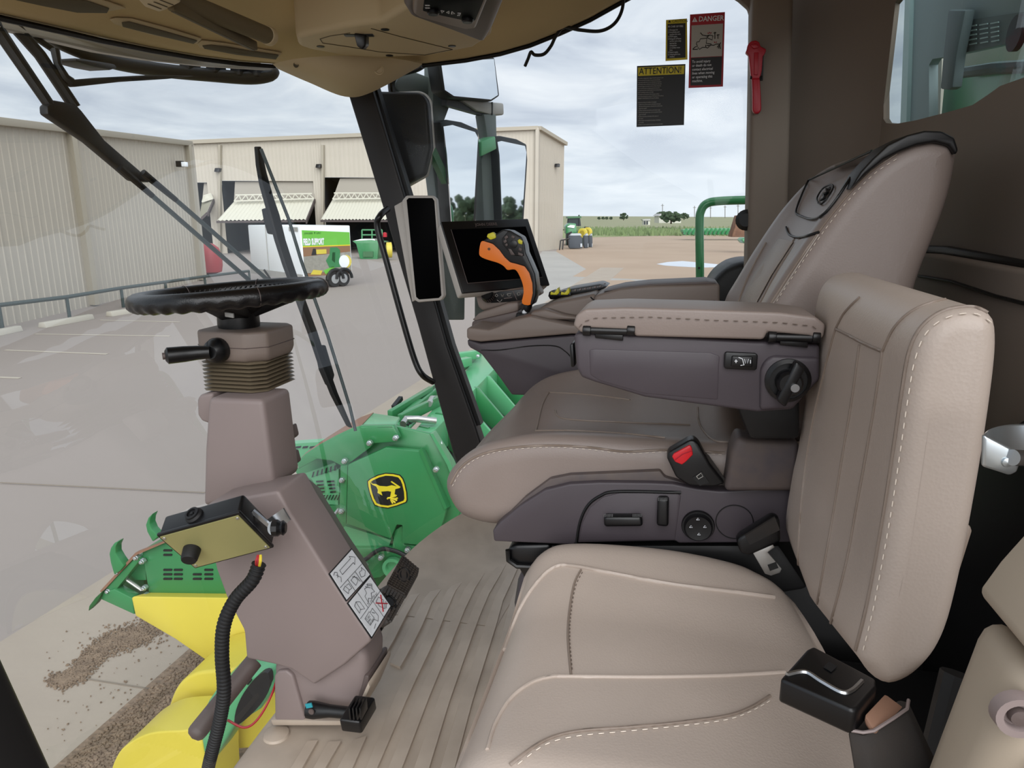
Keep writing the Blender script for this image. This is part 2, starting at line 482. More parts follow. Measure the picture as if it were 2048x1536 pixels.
def rib_piece(left, right):
    A = [PZ(a, b, 0) for a, b in left]; C = [PZ(a, b, 0) for a, b in right]
    bm = B(); h = Vector((0, 0, .005)); rs = []
    for p, q in zip(A, C): rs.append([p, p+h+(q-p)*.06, q+h-(q-p)*.03, q])
    return mk('rib', rings(rs, cap=True, ring_closed=True), 'rib_top', floor, sm=20)
for k in range(2, 9):
    a, c = D[k-1], D[k]
    n_ = min(len(a), len(c)); a = resample([Vector((*p, 0)) for p in a], 12, False); c = resample([Vector((*p, 0)) for p in c], 12, False)
    if k == 4: a = resample([Vector((*p, 0)) for p in D[3]]+[Vector((740, 1010, 0)), Vector((540, 1536, 0)), Vector((470, 1700, 0))], 12, False)
    L = [a[i].lerp(c[i], .40) for i in range(12)]
    rib_piece(zpx([(p.x, p.y) for p in L]), zpx([(p.x, p.y) for p in c]))
for l, r in ((((185, 1365), (80, 1536), (0, 1665)), ((265, 1360), (165, 1536), (85, 1670))),
             (((330, 1370), (235, 1536), (160, 1665)), ((425, 1365), (325, 1536), (250, 1670))),
             (((500, 1360), (400, 1536), (320, 1670)), ((600, 1330), (510, 1536), (440, 1680)))):
    rib_piece(zpx(l), zpx(r))
p = PZ(553, 1470, 0)
mk('mat_button', lathe([(.024, 0), (.022, .004), (.012, .007), (0, .008)], p, (0, 0, 1)), 'floor_mat', floor)
# mat rising against the right front corner
rp = [PZ(845, 1132, 0), PZ(1010, 1092, 0), PZ(1060, 1120, 0)]
def ramp(u, v):
    y = 1.40+.49*u; x0 = gx(y, 0)+.03; h = .11*(u**1.5)*(1-v)**2.2
    return Vector((x0+v*.34, y, h+.001))
mk('mat_upturn', surf(ramp, 14, 14), 'floor_mat', floor, sm=80)
# windscreen: one curved pane
def wsf(u, v):
    y = CY-HW+2*HW*u; z = -.04+(1.40+.04)*v
    return Vector((gx(y, z), y, z))
wind = mk('window_1', surf(wsf, 32, 10), 'wind_glass', sm=80); struct(wind, 'curved front windscreen pane')
# corner posts
def post(name, y, w, d, mt, z0=-.05, z1=1.34):
    a = Vector((xp(z0)+.02, y, z0)); b = Vector((xp(z1)+.02, y, z1)); return mk(name, bar(a, b, w, d, up=(0, 1, 0)), mt, bev=.008, seg=3)
pa = slab([(690, 170), (742, 170), (820, 430), (893, 690), (950, 850), (985, 960), (935, 990), (905, 905), (835, 650), (770, 430), (712, 240)], 1.88, .05)
trim1 = mk('trim_1', pa, 'pillar', bev=.006, seg=3); struct(trim1, 'black front corner post of the cab')
mk('post_gasket', slab([(742, 170), (752, 172), (832, 430), (905, 690), (962, 850), (950, 852), (893, 690), (820, 430)], 1.90, .03), 'black_soft', trim1)
# near corner post at the open door
q0, q1 = PY(-10, 1262, .36), PY(125, 1560, .36); dv = (q1-q0)
q0 = q0-dv*3.0; q1 = q1+dv*.3
trim2 = mk('trim_2', poly_prism([q0, q1, q1+Vector((-.12, 0, 0)), q0+Vector((-.12, 0, 0))], (0, -.05, 0)), 'black_soft', bev=.01, seg=3)
struct(trim2, 'black near door post')
# ceiling
Bd = [PW(-260, -25, .01), PW(-120, 5, .01), PW(0, 30, .01), PW(100, 52, .01), PW(200, 75, .01), PW(300, 96, .01), PW(400, 113, .01), PW(480, 123, .01), PW(545, 128, .01)]
Bd += [PY(650, 128, 1.86), PY(760, 122, 1.88), PY(850, 128, 1.93), PY(930, 118, 1.93), PY(1000, 105, 1.93), PY(1060, 88, 1.93), PY(1120, 64, 1.93), PY(1180, 37, 1.93), PY(1250, -2, 1.93), PY(1330, -45, 1.93), PY(1520, -70, 1.93)]
Bd += [Vector((.46, 1.80, 1.50)), Vector((.48, 1.1, 1.52)), Vector((.48, .40, 1.50)), Vector((0, .38, 1.47)), Vector((-.5, .38, 1.40)), Vector((-.86, .45, 1.30))]
cc = Vector((-.28, 1.12, 1.44))
def inn(p, s, dz): q = p.lerp(cc, s); return Vector((q.x, q.y, p.z+(max(cc.z, p.z)-p.z)*s+dz))
n_ = len(Bd)
R0 = [p+Vector((0, 0, .10)) for p in Bd]; R00 = [p+(p-cc).normalized()*.02+Vector((0, 0, .03)) for p in Bd]
R1 = [inn(p, .07, -.012) for p in Bd]; R2 = [inn(p, .16, .004) for p in Bd]; R3 = [inn(p, .35, .02) for p in Bd]; R4 = [inn(p, .65, .02) for p in Bd]
top = [Vector((p.x, p.y, 1.62)) for p in Bd]
bmc = rings([top, R0, R00, Bd, R1, R2, R3, R4], cap=True)
ceil = mk('ceiling', bmc, 'headliner', sm=70); struct(ceil, 'tan moulded headliner of the cab')
def cpix(pix, **k): return castpath(ceil, pix, **k)
# dark seal along the windscreen top
seam([PW(x, y, .015) for x, y in [(-100, 12), (0, 36), (100, 58), (200, 81), (300, 101), (400, 118), (480, 128), (550, 133)]], .0055, 'windscreen_seal', 'black_soft', ceil)
seam([PY(x, y, 1.925) for x, y in [(845, 131), (930, 121), (1000, 108), (1060, 91), (1120, 67), (1180, 40), (1250, 1), (1330, -42)]], .006, 'window_seal', 'black_soft', ceil)
# pillar cover: moulded corner between headliner and post
def pcov(u, v):
    # u along the windscreen edge -> side window edge, v from ceiling down to the post
    topc = crom([PD(545, 128, 1.62), PD(600, 117, 1.62), PD(690, 112, 1.66), PD(790, 118, 1.72), PD(845, 128, 1.80)], 8)
    lowc = crom([PD(556, 138, 1.66), PD(620, 165, 1.74), PD(690, 192, 1.80), PD(742, 184, 1.84), PD(838, 134, 1.88)], 8)
    def at(c, s): i = min(int(s*(len(c)-1)), len(c)-2); f = s*(len(c)-1)-i; return c[i].lerp(c[i+1], f)
    a, b = at(topc, u), at(lowc, u); p = a.lerp(b, v)
    return p-ray(690, 150)*(.07*math.sin(math.pi*min(1, max(0, u)))*math.sin(math.pi*(.15+.6*v)))
pc = mk('pillar_cover', surf(pcov, 28, 14), 'headliner_plastic', ceil, sm=80)
for x, y, r in ((592, 130, .006), (758, 139, .012)):
    c = cast(pc, x, y, 0)
    if c: mk('screw_recess', lathe([(r, .0), (r, .003), (r*.8, .0035), (r*.7, .001)], c, -ray(x, y), 16), 'vent_dark' if r < .01 else 'headliner_plastic', ceil)
# overhead panel with a rotary switch
pan_pix = [(592, 75), (610, 70), (700, 52), (760, 45), (800, 20), (830, 0), (960, 60), (985, 72), (950, 95), (860, 112), (760, 116), (690, 112), (620, 100), (596, 92)]
pz_ = 1.285
A_ = [PZ(x, y, pz_) for x, y in pan_pix]
pan = mk('overhead_panel', poly_prism(A_, (0, 0, .10)), 'headliner_plastic', ceil, bev=.012, seg=4)
for pts in ([(640, 78), (645, 86), (700, 94), (760, 104), (850, 110), (905, 99), (800, 73), (742, 57)], [(640, 78), (660, 72), (700, 66)]):
    P = [PZ(x, y, pz_-.0005) for x, y in pts]
    seam(P, .0009, 'panel_joint', 'vent_dark', pan)
for x, y in ((641, 93), (770, 59), (904, 92), (779, 111)):
    mk('screw_hole', lathe([(.0085, 0), (.0085, .001), (.006, .0012)], PZ(x, y, pz_-.0004), (0, 0, -1), 16), 'black_plastic', pan)
sw = PZ(718, 70, pz_)
mk('switch_bezel', obox(sw, (.030, .006, 0), (-.002, .009, 0), (0, 0, .002)), 'black_plastic', pan, bev=.002)
mk('rotary_switch', poly_prism([PZ(707, 66, pz_), PZ(731, 68, pz_), PZ(730, 68, pz_)+Vector((.0, 0, -.022)), PZ(722, 68, pz_)+Vector((0, 0, -.030)), PZ(712, 67, pz_)+Vector((0, 0, -.024))], (0, .02, .004)), 'black_plastic', pan, bev=.003, seg=3)
# radio pod
rz = 1.27
pod = mk('radio_pod', poly_prism([PZ(x, y, rz) for x, y in [(812, -15), (808, 15), (820, 34), (900, 62), (968, 88), (985, 60), (1010, 0), (1005, -20)]], (0, 0, .08)), 'taupe_dark', ceil, bev=.012, seg=4)
bez = mk('radio_bezel', poly_prism([PZ(x, y, rz-.022) for x, y in [(830, -18), (826, 28), (838, 36), (930, 60), (952, 58), (975, 2), (975, -20)]], (0, 0, .03)), 'console', ceil, bev=.006, seg=3)
scr = mk('radio_screen', poly_prism([PZ(x, y, rz-.0245) for x, y in [(851, -18), (846, 22), (862, 27), (945, 45), (951, 40), (968, 0), (968, -18)]], (0, 0, .004)), 'screen', ceil, bev=.001)
def glyph(name, pix, z, parent, mt='white_print', r=.0008): return mk(name, tube([PZ(x, y, z) for x, y in pix], r, 4), mt, parent)
for x, y in ((853, 11), (857, 11), (853, 16), (857, 16)): mk('key_mark', box(PZ(x, y, rz-.0248), (.004, .004, .0006)), 'white_print', scr)
for pix in ([(882, 21), (884, 26), (888, 22), (882, 21)], [(893, 25), (898, 22), (898, 27), (893, 25)], [(904, 23), (909, 27), (903, 28), (904, 23)], [(915, 26), (921, 26), (919, 31), (915, 31), (917, 29)]):
    glyph('key_mark', pix, rz-.0248, scr)
for x, y in ((866, 22), (935, 38)): mk('radio_knob', lathe([(.010, 0), (.010, .004), (.008, .006)], PZ(x, y, rz-.0245), (0, 0, -1), 20), 'black_plastic', scr)
# air vents in the headliner
def strip_on(pix, w0, name, mt, lift=.0015, th=.003, parent=ceil, bev=.001):
    return decal(ceil, pix, lift, th, name, mt, parent, bev)
for pix in ([(-10, -18), (60, -2), (160, 22), (222, 17), (250, 12), (215, 0), (150, -18)], [(218, 36), (230, 33), (262, 34), (330, 52), (402, 74), (392, 84), (300, 66), (226, 44)], [(392, 84), (402, 78), (450, 84), (520, 96), (562, 103), (556, 113), (470, 104), (398, 92)]):
    strip_on(pix, 0, 'vent_surround', 'headliner_plastic')
for pix in ([(0, -14), (80, 4), (150, 18), (210, 19), (215, 10), (170, -6)], [(240, 39), (255, 37), (330, 57), (392, 76), (384, 82), (300, 62), (242, 47)], [(402, 86), (420, 84), (500, 97), (556, 105), (550, 114), (470, 104), (406, 92)]):
    strip_on(pix, 0, 'vent_slot', 'vent_dark', lift=.005, th=.002)
# roller sun blind with its end bracket
v0, v1 = PZ(330, -12, 1.262), PZ(538, 72, 1.275)
blind = thing('roller_blind', 'dark roller sun blind tube mounted below the tan headliner', 'blind', v0)
mk('roller', cyl(v0, v1, .016, 20), 'visor', blind)
mk('end_cap', cyl(v1-(v1-v0).normalized()*.012, v1+(v1-v0).normalized()*.006, .018, 20), 'headliner_plastic', blind, bev=.002)
w0, w1 = PZ(340, 8, 1.245), PZ(510, 92, 1.258)
mk('blind_fabric', bar(w0, w1, .012, .018), 'visor', blind, bev=.003)
mk('pull_bar', bar(PZ(345, 20, 1.238), PZ(507, 99, 1.250), .008, .006), 'vent_dark', blind, bev=.002)
bp_ = [PZ(x, y, 1.24) for x, y in [(268, -8), (288, 14), (318, 25), (330, 22), (362, 6), (350, -12)]]
br = mk('bracket', poly_prism(bp_, (0, 0, .03)), 'headliner_plastic', blind, bev=.004, seg=3)
for i in range(3):
    mk('bracket_slot', bar(PZ(296+i*12, 8-i*4, 1.2395), PZ(322+i*12, 18-i*4, 1.2395), .0022, .001), 'vent_dark', br)
# small cable and grey roof edge outside
# rear wall, its window and the right rear post
trim3 = mk('trim_3', slab([(1507, -90), (1590, -90), (1582, 200), (1572, 620), (1560, 1100), (1480, 1100), (1494, 560), (1500, 300)], 1.86, .10), 'wall_liner', bev=.012, seg=4)
struct(trim3, 'brown rear side post of the cab')
glz = 1.945
side = mk('window_2', slab([(735, 130), (1560, -140), (1560, 620), (1300, 1000), (920, 1010)], glz, .006), 'glass'); struct(side, 'right side window pane')
# rounded top rear corner of the side window opening
mk('window_corner', slab([(1420, -40), (1478, -2), (1496, 14), (1504, 40), (1508, 80), (1530, 80), (1530, -60)], 1.925, .03), 'wall_liner', trim3, bev=.003)
# dotted frit band beside the post
mk('frit_band', slab([(1497, 30), (1503, 30), (1497, 560), (1490, 560)], 1.943, .002), 'black_print', side)
XW = .44
cornr = [Vector((.22, 2.0)), Vector((.28, 1.96)), Vector((.335, 1.925)), Vector((.385, 1.86)), Vector((.425, 1.79)), Vector((.44, 1.74))]
bmw = rings([[Vector((p.x, p.y, -.05)) for p in cornr]+[Vector((p.x+.012, p.y+.012, -.05)) for p in cornr[::-1]], [Vector((p.x, p.y, 1.62)) for p in cornr]+[Vector((p.x+.012, p.y+.012, 1.62)) for p in cornr[::-1]]])
wr = mk('wall_right', bmw, 'wall_liner', sm=60); struct(wr, 'brown lining of the right rear corner')
wpix = [(1767, 45), (1770, 30), (1793, 2), (1830, -40), (2150, -40)]
lowpix = [(1767, 238), (1772, 246), (1790, 248), (1830, 241), (1900, 223), (1945, 210), (1975, 190), (2000, 172), (2048, 155), (2150, 128)]
XP_ = lambda l: [PX(a, b, XW) for a, b in l]
wt, wl = XP_(wpix), XP_(lowpix)
bmw = B()
L0 = Vector((XW, 1.76, 0)); 
ys = wt[-1].y
poly_prism([Vector((XW, 1.76, 1.62)), Vector((XW, 1.76, -.05))]+[Vector((XW, wl[0].y, -.05)), wl[0], wt[0]]+[Vector((XW, wt[0].y, 1.62))], (.012, 0, 0), bmw)
poly_prism([Vector((XW, wl[0].y, -.05))]+wl+[Vector((XW, wl[-1].y, -.05))], (.012, 0, 0), bmw)
poly_prism([Vector((XW, wt[0].y, 1.62))]+wt+[Vector((XW, wt[-1].y, 1.62))], (.012, 0, 0), bmw)
poly_prism([Vector((XW, wl[-1].y, -.05)), Vector((XW, .36, -.05)), Vector((XW, .36, 1.62)), Vector((XW, wl[-1].y, 1.62))], (.012, 0, 0), bmw)
wb = mk('wall_back', bmw, 'wall_liner', sm=30); struct(wb, 'brown rear wall lining behind the seats')
rg = mk('window_3', poly_prism(XP_([(1750, -60), (1750, 260), (2200, 260), (2200, -60)]), (.004, 0, 0)), 'rear_glass')
rg.location.x += .006; WT[rg.name].x += .006; struct(rg, 'rear window pane')
# ledges and moulded panels low on the rear wall
for nm, pix, th, mt in (('lower_panel', [(1835, 505), (1900, 508), (2060, 535), (2250, 560), (2250, 1000), (1835, 1000)], .03, 'wall_liner'),
                        ('shelf_gap', [(1840, 490), (1905, 492), (2060, 520), (2250, 545), (2250, 562), (2060, 537), (1900, 510), (1838, 506)], .012, 'black_soft'),
                        ('lower_shell', [(1900, 1000), (2250, 800), (2250, 1600), (1800, 1600)], .06, 'seat_base_black')):
    mk(nm, poly_prism([PX(a, b, XW) for a, b in pix], (-th, 0, 0)), mt, wb, bev=.006, seg=3)
seam([PX(a, b, XW-.032) for a, b in [(1838, 552), (1900, 562), (1990, 592), (2060, 610)]], .0025, 'panel_joint', 'black_soft', wb)
# trim panel by the door, lower right
bp1 = [(1962, 1190), (1960, 1175), (2000, 1120), (2080, 1030), (2200, 1030), (2200, 1300), (2048, 1268)]
doorp = thing('door_trim', 'beige moulded door post trim at the lower right edge', 'trim panel', PY(1990, 1500, .40))
mk('upper_cover', slab(bp1, .39, -.06), 'beige_panel', doorp, bev=.014, seg=4)
dp = mk('lower_cover', slab([(1955, 1195), (2060, 1262), (2200, 1300), (2200, 1650), (1790, 1650), (1840, 1510)], .40, -.06), 'beige_panel', doorp, bev=.018, seg=4)
sc = PY(2035, 1430, .336)
mk('screw_cup', lathe([(.011, .004), (.0105, -.003), (.007, -.003), (.006, .001), (0, .001)], sc, (0, 1, 0), 24), 'taupe', doorp)
mk('screw_head', lathe([(.0045, 0), (.004, -.003), (0, -.0035)], sc, (0, 1, 0), 16), 'taupe_dark', doorp)
mk('edge_strip', slab([(2035, 1536), (2060, 1490), (2200, 1490), (2200, 1650), (2030, 1650)], .345, -.03), 'taupe_dark', doorp, bev=.005)
trim4 = mk('trim_4', slab([(2075, -300), (2190, -300), (2190, 1500), (2075, 1500)], .43, -.04), 'wall_liner', bev=.008, seg=3)
struct(trim4, 'brown rear door post')
# aluminium latch handle
hd = thing('door_latch', 'silver metal latch striker at the right edge of the frame', 'latch', PY(2020, 900, .42))
hp = [PY(1968, 872, .42), PY(1975, 866, .43), PY(2010, 856, .46), PY(2080, 852, .50)]
for z0, z1 in ((0, 1),):
    top_ = [PY(1968, 868, .42), PY(1978, 860, .435), PY(2015, 852, .46), PY(2090, 850, .47)]
    bot_ = [PY(1966, 932, .42), PY(1978, 926, .435), PY(2015, 905, .46), PY(2090, 895, .47)]
    o_ = B(); rings([[a, a+(Vector((.003, .004, 0))), b+(Vector((.003, .004, 0))), b] for a, b in zip(crom(top_, 5), crom(bot_, 5))], bm=o_)
    mk('back_plate', o_, 'alu', hd, bev=.0008)
mk('front_plate', slab([(1968, 870), (1985, 878), (2030, 900), (2042, 925), (2035, 945), (2020, 952), (1966, 934)], .418, .004), 'alu', hd, bev=.0015, seg=3)
mk('pin', cyl(PY(2025, 915, .415), PY(2110, 918, .43), .0045, 20), 'steel', hd)
mk('rivet', lathe([(.003, .0), (.0026, -.0012), (0, -.0018)], PY(2014, 924, .418), (0, 1, 0), 16), 'alu', hd)
# ------------------------------------------------------------------ steering column
colm = thing('steering_column', 'taupe steering column with ribbed bellows and black steering wheel', 'steering column', (-.56, 1.16, 0))
bb = mk('base_cover', slab([(545, 1330), (548, 1446), (700, 1446), (712, 1425), (732, 1375), (734, 1320), (720, 1290), (600, 1260)], 1.0, .085), 'taupe', colm, bev=.015, seg=3)
mk('base_flange', slab([(540, 1440), (545, 1452), (704, 1452), (718, 1428), (740, 1375), (736, 1365), (712, 1420), (700, 1442)], .99, .10), 'floor_mat', colm, bev=.003)
mk('base_pad', slab([(548, 1352), (555, 1343), (572, 1341), (585, 1352), (610, 1440), (602, 1448), (556, 1448), (549, 1440)], .992, .02), 'taupe', colm, bev=.004, seg=3)
mk('base_side_pad', slab([(708, 1415), (728, 1350), (738, 1352), (736, 1380), (716, 1425)], 1.0, .09), 'taupe_dark', colm, bev=.006)
# lower shroud with chamfered flank
sh_near = [(408, 1012), (440, 1003), (545, 984), (556, 982), (580, 1026), (622, 1092), (657, 1149), (692, 1202), (740, 1272), (742, 1284), (690, 1330), (628, 1371), (583, 1340), (548, 1330), (492, 1318), (487, 1262), (452, 1195), (432, 1140), (418, 1080)]
shn = PYs(sh_near, .985)
mk('lower_shroud', poly_prism(shn, (0, .095, 0)), 'taupe', colm, bev=.006, seg=3)
cs_ = sum(shn, Vector())/len(shn)
mk('shroud_core', loftpoly([cs_+(p-cs_)*.97+Vector((0, .09, 0)) for p in shn], [cs_+(p-cs_)*.6+Vector((-.03, .20, 0)) for p in shn]), 'taupe_dark', colm, bev=.012, seg=3)
# upper tapering housing
upn = [(415, 797), (430, 790), (520, 800), (545, 880), (552, 980), (405, 1016), (408, 900)]
mk('upper_housing', slab([(415, 796), (525, 800), (548, 975), (500, 1000), (405, 1014), (408, 900)], 1.06, .095), 'taupe', colm, bev=.010, seg=3)
mk('upper_rear_housing', slab([(430, 800), (515, 803), (538, 960), (500, 990), (420, 1005)], 1.12, .10), 'taupe_dark', colm, bev=.010, seg=3)
mk('housing_shoulder', slab([(398, 790), (425, 786), (425, 850), (402, 843), (394, 830), (393, 800)], 1.09, .06), 'taupe', colm, bev=.012, seg=3)
mk('housing_clip', slab([(566, 860), (578, 853), (584, 878), (570, 888)], 1.145, .03), 'taupe_dark', colm, bev=.004)
mk('clip_tab', slab([(566, 905), (582, 908), (588, 930), (575, 940)], 1.14, .03), 'taupe_dark', colm, bev=.003)
# bellows
tc = PY(492, 690, 1.16); bx0 = tc.x
def plan(cx, cy, hx, hy, ch):
    return [(cx-hx+ch, cy-hy), (cx+hx-ch*1.6, cy-hy), (cx+hx, cy-hy+ch*1.3), (cx+hx, cy+hy-ch), (cx+hx-ch, cy+hy), (cx-hx+ch, cy+hy), (cx-hx, cy+hy-ch), (cx-hx, cy-hy+ch)]
zt, zb = PY(490, 728, 1.09).z, PY(490, 792, 1.09).z
nf = 8; rs = []
for i in range(nf+1):
    z = zt+(zb-zt)*i/nf
    rs.append([Vector((x, y, z)) for x, y in plan(bx0, 1.165, .050, .052, .010)])
    if i < nf:
        zz = z+(zb-zt)/nf*.5; rs.append([Vector((x, y, zz)) for x, y in plan(bx0, 1.165, .064, .066, .014)])
mk('bellows', rings(rs), 'bellows', colm, sm=25)
# head of the column
zh0, zh1 = PY(490, 730, 1.09).z, PY(490, 668, 1.09).z
hp = plan(bx0, 1.165, .070, .068, .020)
head = mk('column_head', rings([[Vector((x, y, zh0)) for x, y in plan(bx0, 1.165, .064, .062, .020)], [Vector((x, y, zh0+.012)) for x, y in hp], [Vector((x, y, zh1)) for x, y in hp]]), 'console', colm, bev=.006, seg=3)
mk('head_joint', tube([Vector((x, y, (zh0+zh1)/2)) for x, y in plan(bx0, 1.165, .0702, .0682, .020)], .0008, 4, closed=True), 'taupe_dark', head)
# stalk
s0 = PY(430, 702, 1.085); s1 = PY(330, 712, 1.03)
mk('stalk_boot', lathe([(.022, .01), (.023, -.002), (.020, -.012), (.012, -.02)], s0+Vector((0, .006, 0)), (0, 1, 0), 24), 'black_plastic', colm)
d_ = (s1-s0); sk = s0.lerp(s1, .05)
stk = mk('indicator_stalk', tube([s0+Vector((0, -.012, 0)), s0.lerp(s1, .35), s0.lerp(s1, .62), s0.lerp(s1, .95), s1], [.011, .0125, .014, .0145, .009], 14), 'black_plastic', colm, sm=50)
mk('stalk_button', cyl(s1, s1+d_.normalized()*.004, .006, 12), 'taupe_dark', stk)
# wheel
WC = PY(463, 588, 1.165); e1 = Vector((1, 0, .074)).normalized(); e2 = Vector((0, 1, 0)); en = e1.cross(e2).normalized()
if en.z < 0: en = -en
RW = .159
wheel = bpy.data.objects.new('steering_wheel', None); COL.objects.link(wheel); place(wheel, WC, colm)
def ringpt(a, r, h=0.0): return WC+e1*(r*math.cos(a))+e2*(r*math.sin(a))+en*h
rs = []; NW = 240
for i in range(NW):
    a = 2*math.pi*i/NW; sec = []
    rad = e1*math.cos(a)+e2*math.sin(a)
    for k in range(14):
        b = 2*math.pi*k/14; r = .0165
        if math.sin(b) < -.2 and math.cos(b) > -.4: r *= 1+.09*math.cos(34*a)
        sec.append(WC+rad*(RW+r*1.05*math.cos(b))+en*(r*math.sin(b)))
    rs.append(sec)
mk('rim', rings(rs, closed=True), 'black_leather', wheel, sm=60)
bm_ = B()
for i in range(90):
    a = 2*math.pi*i/90; tube([ringpt(a, RW-.0185, .006), ringpt(a+.03, RW-.0195, 0), ringpt(a, RW-.0185, -.006)], .0016, 4, bm=bm_)
mk('rim_lacing', bm_, 'black_plastic', wheel)
for a0 in (.35, math.pi/2+.25, math.pi-.4, -math.pi/2+.85):
    rad = e1*math.cos(a0)+e2*math.sin(a0)
    mk('rim_seam', tube([WC+rad*(RW+.0178*math.cos(2*math.pi*k/16))+en*(.0172*math.sin(2*math.pi*k/16)) for k in range(16)], .0007, 4, closed=True), 'taupe_dark', wheel)
hubc = PY(478, 648, 1.165)
mk('hub', lathe([(.020, -.012), (.036, -.010), (.038, .0), (.037, .022), (.050, .034), (.052, .050), (.03, .056), (0, .056)], hubc, (0, 0, 1), 32), 'black_plastic', wheel)
for a in (math.radians(152), math.radians(38), math.radians(-70)):
    A = hubc+Vector((0, 0, .03)); E = ringpt(a, RW-.006, -.004)
    rad = (e1*math.cos(a)+e2*math.sin(a)); sd_ = rad.cross(en).normalized()
    M1 = A.lerp(E, .55)+en*-.004
    rs = []
    for P_, w, h in ((A+rad*.02, .036, .020), (M1, .026, .012), (E, .020, .009)):
        rs.append([P_+sd_*w+en*h*.5, P_+sd_*w*.8+en*h, P_-sd_*w*.8+en*h, P_-sd_*w+en*h*.5, P_-sd_*w*.7-en*h, P_+sd_*w*.7-en*h])
    mk('spoke', rings(rs), 'black_plastic', wheel, bev=.003)
mk('spoke_badge', obox(PY(459, 630, 1.06), (.008, .0, -.001), (0, .002, 0), (0, 0, .004)), 'light_grey', wheel, bev=.001)
# instruction plates on the rear flank: edges traced as two tilted quads
def plate3(c4, name):
    TL, TR, BR, BL = [Vector(p) for p in c4]; return TL, TR, BR, BL
lab1 = [PY(659, 1148, .987), PY(702, 1100, 1.074), PY(738, 1150, 1.077), PY(692, 1200, .987)]
lab2 = [PY(696, 1207, .987), PY(739, 1155, 1.074), PY(779, 1213, 1.07), PY(742, 1274, .987)]
def label_plate(c4, name):
    TL, TR, BR, BL = c4; n = (TR-TL).cross(BL-TL).normalized()
    if n.dot(ray(720, 1180)) > 0: n = -n
    c = (TL+TR+BR+BL)/4
    ob = mk(name, poly_prism([c+(p-c)*1.06 for p in c4], n*.0015), 'black_print', colm)
    f = mk('label_face', poly_prism([p+n*.0015 for p in c4], n*.0006), 'white_print', ob)
    return ob, (lambda u, v: TL+(TR-TL)*u+(BL-TL)*v+(BR-TR-BL+TL)*u*v+n*.0026)
def lines(f, L, r, name, mt, par):
    bm = B()
    for l in L: tube([f(*p) for p in l], r, 4, bm=bm)
    return mk(name, bm, mt, par)
o1, f1 = label_plate(lab1, 'instruction_label')
lines(f1, [[(.28, .16), (.78, .16), (.78, .08), (.93, .24), (.78, .40), (.78, .32), (.28, .32), (.28, .16)], [(0, .56), (1, .56)], [(.33, .56), (.33, 1)], [(.66, .56), (.66, 1)],
  [(.05, .12), (.12, .07), (.18, .14), (.14, .24), (.20, .34), (.13, .46)], [(.10, .18), (.15, .2), (.11, .27)], [(.06, .68), (.16, .64), (.2, .82), (.12, .9), (.06, .68)], [(.2, .66), (.29, .68), (.29, .86), (.2, .84)],
  [(.40, .66), (.56, .64), (.58, .84), (.44, .9), (.40, .66)], [(.5, .62), (.6, .74), (.62, .92)], [(.72, .84), (.76, .68), (.86, .70), (.9, .62), (.94, .8), (.84, .9), (.72, .84)]], .00045, 'pictogram', 'black_print', o1)
o2, f2 = label_plate(lab2, 'instruction_label')
lines(f2, [[(0, .48), (1, .48)], [(.38, 0), (.38, .48)], [(.62, .48), (.62, 1)], [(.08, .16), (.18, .12), (.28, .2), (.28, .42), (.16, .34), (.08, .38), (.08, .16)], [(.18, .12), (.17, .34)],
  [(.48, .40), (.50, .22), (.60, .2), (.62, .08), (.74, .12), (.78, .05), (.9, .16), (.82, .24), (.84, .36), (.72, .3), (.64, .42), (.56, .33), (.48, .40)], [(.68, .06), (.80, .2)], [(.74, .05), (.86, .18)],
  [(.12, .58), (.34, .56), (.36, .78), (.14, .8), (.12, .58)], [(.36, .6), (.48, .58), (.5, .84), (.4, .92), (.34, .8)], [(.18, .94), (.3, .9)], [(.40, .64), (.46, .72)],
  [(.7, .56), (.84, .54), (.92, .72), (.8, .9), (.7, .72), (.7, .56)], [(.84, .92), (.96, .8)]], .00045, 'pictogram', 'black_print', o2)
lines(f2, [[(.66, .58), (.96, .88)], [(.94, .56), (.70, .90)]], .0011, 'red_cross', 'red_print', o2)
ux = (lab2[1]-lab2[0]).normalized(); vy = (lab2[0]-lab2[3]).normalized()
mk('label_text', text_bm('76 cm (30 in) max', .0075, f2(.42, .46), ux, vy), 'black_print', o2)
for k in range(3): mk('label_text', text_bm(('5 SEC', 'MIN', '30 SEC')[k], .0055, f2(.15, .66+.07*k), ux, vy), 'black_print', o2)
# small foot lever at the base
lv = [PY(623, 1420, .985), PY(700, 1427, .985)]
lvr = mk('foot_lever', tube([PY(617, 1419, .975), PY(628, 1420, .975), PY(660, 1422, .975), PY(712, 1427, .975)], [.015, .0155, .011, .010], 12), 'black_plastic', colm, sm=50)
mk('lever_pivot', lathe([(.0055, 0), (.005, -.002), (0, -.002)], PY(623, 1423, .960), (0, 1, 0), 16), 'taupe_dark', lvr)
mk('teal_mark', obox(PY(618, 1411, .9595), (.006, 0, .002), (0, .001, 0), (-.001, 0, .004)), 'teal', lvr)
fp = mk('lever_pad', obox(PY(717, 1428, .955), (.018, .002, -.001), (.002, .028, .004), (0, -.003, .014)), 'black_plastic', lvr, bev=.004, seg=3)
for i in range(4): mk('pad_ridge', obox(PY(706+i*7, 1417, .935), (.0015, 0, 0), (.0005, .012, .002), (0, -.001, .012)), 'black_plastic', lvr, bev=.001)
# bare tilt bar leaving the column
b0, b1 = PY(508, 1322, 1.02), PY(396, 1462, .90)
tb = thing('foot_rest_bar', 'brown painted steel rod angling down from the column side', 'bar', b1)
mk('rod', tube([b0, b0.lerp(b1, .5), b1], .0165, 20), 'taupe_dark', tb, sm=50)
mk('rod_end', lathe([(.0165, 0), (.0155, .006), (.011, .011), (0, .014)], b1, b1-b0, 20), 'taupe_dark', tb, sm=60)
